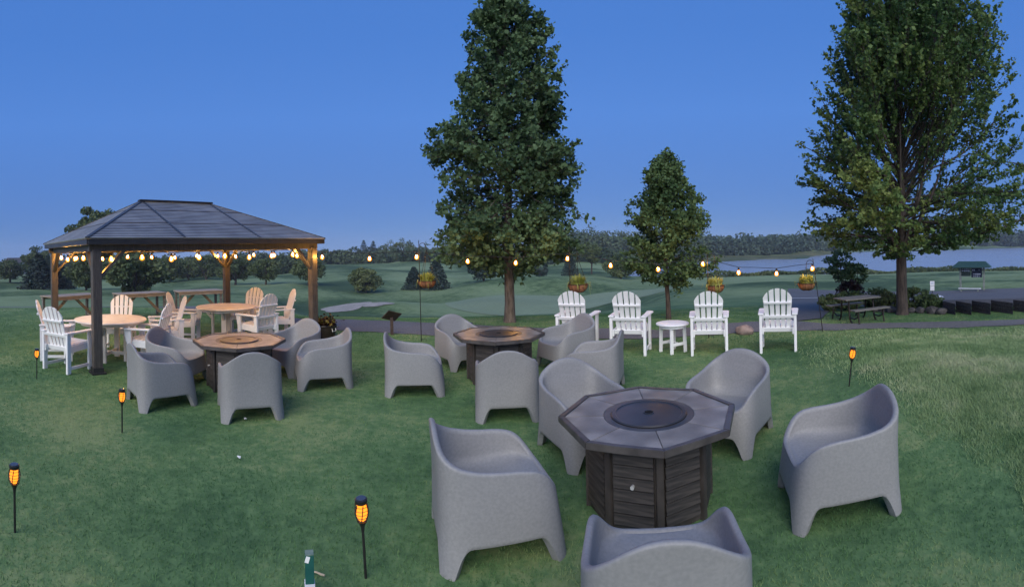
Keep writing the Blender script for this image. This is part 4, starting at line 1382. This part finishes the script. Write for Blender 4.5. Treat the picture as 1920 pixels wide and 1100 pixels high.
def spruce(px, r, w, h, lab, name='spruce_tree', n=5200, grp=None, m='leaf_spruce'):
    p = at(px, r)
    root = empty(name, p, 0, lab, 'tree', grp)
    b = MB(); b.tube([(0, 0, -.3), (0, 0, h * .5), (0, 0, h * .97)], [.03 * w, .018 * w, .004 * w], 7); b.build('trunk', 'bark_dark', root, smooth=60, fix=False)
    tiers = 13
    u = rng.random(n) ** .75
    t = np.floor(u * tiers) / tiers + rng.random(n) / tiers * .35
    R = w * .5 * (1 - t) ** .85 + .02 * w
    lob = 9
    a = rng.uniform(0, 2 * math.pi, n)
    a = a + .28 * np.sin(a * lob + t * 40)
    q = rng.random(n) ** .45
    rr = R * q * (1 + .12 * np.sin(a * 5 + t * 30))
    z = h * (.02 + .97 * t) - rr * .16 + rng.normal(0, .010 * h, n)
    P = np.stack([rr * np.cos(a), rr * np.sin(a), np.maximum(z, .03 * h)], 1)
    V, Fq = leaf_quads(P, w * .085, .35, -.1, .45)
    np_mesh('crown', V, Fq, m, root)
    return root

GF = 'trees on the golf course'
round_tree(18, 150, 11.5, 7.5, 'rounded broadleaf tree at the far left edge, beside the broad spruce', grp=GF)
spruce(72, 112, 10.2, 8.6, 'broad dark spruce left of the gazebo', grp=GF)
spruce(112, 118, 8, 6.4, 'low dark spruce showing behind the rear gazebo post', grp=GF)
round_tree(70, 175, 13, 12.5, 'brownish tall tree rising behind the broad spruce by the gazebo', grp=GF, trunk=.1)
round_tree(178, 90, 10.5, 16.4, 'tall tree whose dark crown rises above the gazebo roof', grp=GF, trunk=.3, bias=.60, n=8000)
round_tree(252, 80, 12.0, 8.2, 'wide broadleaf tree framed under the gazebo, behind the middle plank table', grp=GF, trunk=.12, n=5200)
round_tree(160, 105, 10, 7.6, 'broadleaf tree seen between the two left gazebo posts', grp=GF, trunk=.06)
for px, r, w, h, lab in ((318, 150, 12, 8, 'rounded far tree under the gazebo roof, above the gap between two plank tables'), (352, 165, 12, 7.5, 'rounded far tree under the gazebo roof, above the fairway-end plank table'), (385, 150, 11, 8, 'rounded far tree under the gazebo roof, just left of the rear post')):
    round_tree(px, r, w, h, lab, grp='far broadleaf trees under the gazebo roof', trunk=.08, n=2600)
round_tree(440, 125, 10, 7.0, 'rounded broadleaf tree seen beside the rear gazebo post nearer the fairway', grp=GF, trunk=.14)
round_tree(497, 118, 8.6, 6.6, 'twin-stemmed rounded tree on the fairway between two gazebo posts', grp=GF, trunk=.17)
round_tree(577, 112, 9.0, 6.3, 'rounded tree on the fairway behind the gazebo post by the flower tub', grp=GF, trunk=.15)
round_tree(684, 100, 7.6, 5.3, 'low round bushy tree alone on the open fairway', grp=GF, trunk=.03, n=5200, name='bushy_tree')
spruce(775, 104, 5.6, 5.2, 'smaller dark spruce left behind the basket nearest the gazebo', grp=GF)
spruce(817, 101, 6.6, 7.0, 'dark blue spruce behind the basket nearest the gazebo', grp=GF)
round_tree(905, 106, 7.8, 5.8, 'loose dark shrubby tree left of the linden trunk', grp=GF, trunk=.02, m='leaf_spruce')
round_tree(1012, 118, 4.8, 4.6, 'small dark tree right of the linden trunk', grp=GF, trunk=.1, m='leaf_spruce')
spruce(1068, 130, 5.2, 6.5, 'dark spruce behind the basket above the first white slatted chair', grp=GF)
round_tree(1108, 135, 7, 9.5, 'slim-trunked tree right of the basket above the first slatted chair', grp=GF, trunk=.3)
round_tree(1162, 120, 9, 6.2, 'dark rounded tree behind the left half of the young maple', grp=GF, trunk=.05)
round_tree(1215, 135, 9, 6.4, 'dark rounded tree low behind the young maple trunk', grp=GF, trunk=.05)
for px, w, h, lab in ((682, 9, 13.5, 'tallest pointed conifer on the skyline above the round bushy tree'), (700, 9, 12.5, 'second pointed conifer on the skyline above the round bushy tree')):
    spruce(px, 290, w, h, lab, n=1500, grp='conifers on the skyline')
round_tree(732, 285, 11, 12.5, 'rounded tree on the skyline beside the pointed conifers', n=1500, trunk=.1, grp='conifers on the skyline')
round_tree(756, 285, 15, 13, 'broad rounded tree on the skyline toward the basket pole', n=1800, trunk=.1, grp='conifers on the skyline')

def forest(name, p0, p1, rfun, hfun, n, m, lab, lpt=170, leaf=1.5, rows=28.0):
    Vs = []; Fs = []; off = 0
    for k in range(n):
        px = p0 + (p1 - p0) * (k + rng.random()) / n
        r = rfun(px) + rng.random() ** 1.5 * rows
        b = at(px, r)
        h = hfun(px) * (rng.uniform(.60, 1.12) if rng.random() < .9 else rng.uniform(1.1, 1.35))
        w = h * rng.uniform(.65, .95)
        D = rng.normal(size=(lpt, 3)); D /= np.linalg.norm(D, axis=1)[:, None]
        D *= rng.uniform(.55, 1.0, (lpt, 1)) ** .5
        lump = 1 + .18 * np.sin(D[:, 0] * 7 + k) * np.sin(D[:, 2] * 6 + 2 * k)
        P = D * lump[:, None] * np.array([w * .5, w * .5, h * .52]) + np.array([b.x, b.y, b.z + h * .48])
        P = P[P[:, 2] > b.z - .5]
        V, Fq = leaf_quads(P, leaf, .7, 0, .85)
        Vs.append(V); Fs.append(Fq + off); off += len(V)
    o = np_mesh(name, np.concatenate(Vs), np.concatenate(Fs), m)
    return tag(o, lab, 'forest', kind='stuff')
forest('far_woods', -150, 620, lambda p: 300, lambda p: 7.6 - 1.2 * (p < 300), 150, 'leaf_forest', 'far treeline along the left horizon beyond the golf course')
forest('far_woods', 60, 560, lambda p: 185, lambda p: 8.5, 110, 'leaf_forest', 'dense belt of trees seen under the gazebo roof', lpt=260, leaf=1.0, rows=40)
forest('far_woods', 590, 860, lambda p: 245, lambda p: 5.5, 80, 'leaf_forest', 'low dark wood along the top of the fairway')
forest('far_woods', 560, 1000, lambda p: 315, lambda p: 7.2, 100, 'leaf_forest', 'far wooded skyline left of the linden tree')
forest('far_woods', 840, 1210, lambda p: 215, lambda p: 7.5, 90, 'leaf_forest', 'wood at the end of the fairway behind the linden trunk')
forest('hill_woods', 1000, 1330, lambda p: 300, lambda p: 12.5, 130, 'leaf_forest', 'wooded hill right of the linden tree', rows=90)
forest('far_shore_woods', 1270, 1570, lambda p: float(np.interp(p, [1270, 1400, 1480, 1570], [332, 334, 342, 420])), lambda p: 11.5, 150, 'leaf_farshore', 'woods on the near point across the lake', rows=60, leaf=1.9)
forest('far_shore_woods', 1540, 2060, lambda p: 584, lambda p: float(np.interp(p, [1540, 1650, 1740, 1800, 2060], [14, 11, 10, 18, 19])), 200, 'leaf_farshore', 'woods along the far right shore of the lake', rows=70, leaf=2.6)

# low shoreline scrub in front of the lake
def scrub(name, p0, p1, rfun, n, h, w, m, lab):
    px = rng.uniform(p0, p1, n); r = np.array([rfun(q) for q in px]) + rng.normal(0, 1.6, n)
    t = (px - 960) / F
    x, y = r * np.sin(t), r * np.cos(t)
    P = np.stack([x, y, ground(x, y) + h * rng.random(n) * (.6 + .4 * np.sin(px * .05) * np.sin(px * .021 + 1))], 1)
    V, Fq = leaf_quads(P, w, 1.0, .6, .5)
    return tag(np_mesh(name, V, Fq, m), lab, 'scrub', kind='stuff')
scrub('shore_scrub', 1270, 2000, lambda p: float(np.interp(p, [1270, 1560, 1720, 1940, 2000], [139, 139, 138, 147, 150])), 9000, 2.0, .8, 'leaf_round', 'dark scrub and reeds along the near lake shore')

# ------------------------------------------------------------------ planting, picnic table and wall on the right
GS = 'shrubs in the bed by the picnic table'
def shrub(px, r, w, h, lab, m, n=2600, ls=.07, grp=GS, name='shrub'):
    o = round_tree(px, r, w, h, lab, m, trunk=.10, name=name, n=n, lsize=ls, grp=grp, bias=.42, cat='shrub')
    return o
shrub(1592, 15.2, 1.05, .95, 'dark reddish rounded shrub behind the picnic table', 'leaf_red', 4200, .065)
round_tree(1576, 17.0, 1.25, 2.0, 'slender young green tree behind the dark reddish shrub', 'leaf_young', trunk=.42, name='sapling', n=1700, lsize=.09, bias=.55)
round_tree(1607, 17.5, .95, 1.55, 'second small green tree leaning over the dark reddish shrub', 'leaf_young', trunk=.42, name='sapling', n=1000, lsize=.09, bias=.55)
shrub(1553, 13.4, .70, .55, 'green mounded shrub at the road end of the bed, behind the picnic bench', 'leaf_shrub')
shrub(1592, 13.3, .95, .62, 'light green spreading shrub behind the picnic table top', 'leaf_shrub', 3000)
shrub(1640, 13.8, 1.1, .66, 'green mounded shrub between the dark red shrub and the maple trunk', 'leaf_shrub', 3200)
shrub(1668, 13.2, .8, .55, 'dark green shrub just left of the maple trunk', 'leaf_round')
shrub(1712, 13.4, .95, .72, 'bright green shrub just right of the maple trunk', 'leaf_shrub', 3200)
shrub(1748, 13.0, .75, .50, 'pale loose shrub at the end of the timber wall', 'leaf_shrub', 1600)
for k, (px, r, s, lab) in enumerate(((1655, 12.75, .17, 'grey stone left of the maple trunk'), (1668, 12.6, .20, 'darker grey stone beside the maple trunk'), (1708, 12.5, .15, 'small grey stone right of the maple trunk'),
                                     (1640, 12.8, .13, 'small grey stone behind the picnic bench'), (1725, 12.45, .18, 'grey stone below the bright green shrub'), (1747, 12.35, .24, 'large dark stone at the end of the timber wall'), (1763, 12.2, .20, 'dark stone against the first wall timber'))):
    boulder('bed_stone', at(px, r), s * .9, s * .8, s * .6, 'rock_grey', lab, 'rock', 'stones edging the shrub bed', seed=20 + k)
rw = empty('retaining_wall', at(1850, 12.2), 0, 'low saw-toothed dark timber wall between the lawn and the parking lot', 'wall')
edges = [1766, 1790, 1820, 1856, 1898, 1948, 2004]
for k in range(6):                               # each bay is a wedge, its short return lies in the line of the wall
    pa, pb = edges[k], edges[k + 1]
    A, C = at(pa + .5, 12.55 - .02 * k), at(pb, 11.95 - .02 * k)
    Bk, Dk = at(pa + .5, 12.80), at(pb, 12.80)
    zb = min(A.z, C.z)
    for j in range(3):
        q = .012 * j
        poly = [(v.x - rw.location.x, v.y - rw.location.y) for v in (A.lerp(Bk, q), C.lerp(Dk, q), Dk, Bk)]
        b = MB(); b.prism(poly, zb - rw.location.z + .11 * j - .03, zb - rw.location.z + .11 * j + .074); b.build('timber', 'timber', rw, bevel=.008)

p = at(1606, 11.25)
ti = TH(1606)
yaw = -ti + rad(35)
pic = empty('picnic_table', p, yaw, 'weathered grey picnic table with attached benches under the spreading maple', 'picnic table')
pic.scale = (.88, .88, .82)
LT = 1.15
for k in range(4):
    b = MB(); b.box((0, -.24 + .16 * k, .66), (LT, .148, .035)); b.build('plank', 'grey_wood', pic, bevel=.004)
for s in (-1, 1):
    b = MB(); b.box((0, s * .60, .40), (LT, .23, .035)); b.build('bench_plank', 'grey_wood', pic, bevel=.004)
    x = s * .40
    for q in (-1, 1):
        b = MB(); b.tube([(x, q * .16, .645), (x, q * .18, .42), (x, q * .22, .1), (x, q * .30, .0)], .024, 8); b.build('leg', 'hook_metal', pic, smooth=40)
        b = MB(); b.tube([(x, q * .20, .16), (x, q * .42, .13), (x, q * .58, .20), (x, q * .61, .38)], .022, 8); b.build('bench_arm', 'hook_metal', pic, smooth=40)
        b = MB(); b.tube([(x, q * .61, .38), (x, q * .62, .18), (x, q * .66, .0)], .022, 8); b.build('leg', 'hook_metal', pic, smooth=40)
    b = MB(); b.tube([(x, -.28, .635), (x, .28, .635)], .018, 6); b.build('top_rail', 'hook_metal', pic)

# notice kiosk by the parking lot
p = at(1822, 42.2)
ks = empty('notice_kiosk', p, -TH(1822) - rad(8), 'roofed notice kiosk with dark boards and green roof at the parking lot', 'kiosk')
for s in (-1, 1):
    b = MB(); b.box((s * 1.06, 0, 1.1), (.17, .17, 2.2)); b.build('post', 'kiosk_post', ks, bevel=.01)
for s in (-1, 1):
    b = MB(); b.add([(-1.70, s * .75, 2.12), (1.70, s * .75, 2.12), (1.22, 0, 2.62), (-1.22, 0, 2.62), (-1.70, s * .75, 2.06), (1.70, s * .75, 2.06), (1.22, 0, 2.54), (-1.22, 0, 2.54)],
                    [(0, 1, 2, 3), (7, 6, 5, 4), (0, 4, 5, 1), (1, 5, 6, 2), (3, 7, 4, 0)]); b.build('roof_slope', 'kiosk_green', ks)
    b = MB(); b.add([(s * 1.70, -.75, 2.12), (s * 1.70, .75, 2.12), (s * 1.22, 0, 2.62), (s * 1.70, -.75, 2.06), (s * 1.70, .75, 2.06), (s * 1.22, 0, 2.54)], [(0, 1, 2), (5, 4, 3), (0, 3, 4, 1)]); b.build('roof_slope', 'kiosk_green', ks)
def board(x, z, w, h, m, rows):
    b = MB(); b.box((x, -.03, z), (w, .05, h)); o = b.build('notice_board', m, ks, bevel=.006)
    for (dx, dz, ww, hh) in rows:                # pale print, unreadable at this distance
        n = max(2, int(ww / .16))
        for i in range(n):
            q = MB(); q.box((x + dx - ww / 2 + (i + .5) * ww / n, -.058, z + dz), (ww / n * rng.uniform(.55, .85), .004, hh * rng.uniform(.6, 1.0)))
            q.build('print', 'print_pale', o)
board(-.56, 1.66, .86, .74, 'board_green', ((0, .28, .74, .07), (0, .10, .76, .14)))
board(.42, 1.60, .98, .86, 'board_navy', ((-.28, .22, .26, .12), (.02, -.14, .70, .12), (0, -.34, .66, .07), (.22, .24, .2, .06)))
b = MB(); b.box((-.56, -.02, 1.26), (.95, .04, .035)); b.build('rail', 'kiosk_post', ks)
bn = empty('low_bench', at(1817, 40.9), -TH(1817) - rad(14), 'low pale log bench in front of the notice kiosk', 'bench')
b = MB(); b.box((0, 0, .27), (2.0, .26, .07)); b.build('seat', 'paint_white', bn, bevel=.01)
for s in (-1, 1):
    b = MB(); b.box((s * .75, 0, .115), (.10, .22, .24)); b.build('leg', 'kiosk_post', bn)
sp = empty('parking_sign', at(1747, 40.0), -TH(1747), 'small white two-panel sign on a post at the edge of the parking lot', 'sign')
b = MB(); b.box((0, 0, .5), (.06, .05, 1.0)); b.build('post', 'hook_metal', sp)
b = MB(); b.box((0, -.04, .84), (.38, .02, .38)); o1 = b.build('panel', 'paint_white', sp)
b = MB(); b.box((0, -.04, .42), (.35, .02, .40)); b.build('panel', 'paint_white', sp)
b = MB(); b.lathe([(.06, 0), (.11, .0), (.11, .003), (.06, .003)], 20); q = b.build('print', 'print_pale', o1); q.rotation_euler = (math.pi / 2, 0, 0); q.location = (0, -.052, .86)

# pale house among the far trees
hp = at(29, 235)
hs = empty('farm_house', hp, -TH(29) + .5, 'pale house with grey roof among the far trees at the left', 'house')
b = MB(); b.box((0, 0, 3.2), (9, 6, 6.4)); b.build('wall', 'house_white', hs)
for s in (-1, 1):
    b = MB(); b.add([(-4.8, s * 3.3, 6.2), (4.8, s * 3.3, 6.2), (4.8, 0, 8.6), (-4.8, 0, 8.6), (-4.8, s * 3.3, 6.45), (4.8, s * 3.3, 6.45), (4.8, 0, 8.85), (-4.8, 0, 8.85)], [(0, 1, 2, 3), (7, 6, 5, 4), (0, 4, 5, 1), (1, 5, 6, 2), (3, 7, 4, 0), (2, 6, 7, 3)]); b.build('roof_slope', 'house_roof', hs)
for x in (-2.8, 0, 2.8):
    b = MB(); b.box((x, -3.03, 4.6), (1.1, .1, 1.4)); b.build('window', 'house_glass', hs)

# ------------------------------------------------------------------ thin evening haze over the whole place
hz_m = bpy.data.materials.new('haze_air'); hz_m.use_nodes = True
hn = hz_m.node_tree; hn.nodes.clear()
pv = hn.nodes.new('ShaderNodeVolumePrincipled'); pv.inputs['Color'].default_value = (.80, .88, 1, 1); pv.inputs['Density'].default_value = .0003
ho = hn.nodes.new('ShaderNodeOutputMaterial'); hn.links.new(pv.outputs[0], ho.inputs['Volume'])
MATS['haze_air'] = hz_m
b = MB(); b.box((0, 0, 7), (1900, 1900, 42))
tag(b.build('haze', 'haze_air'), 'thin evening haze over the lake and golf course', 'haze', kind='stuff')
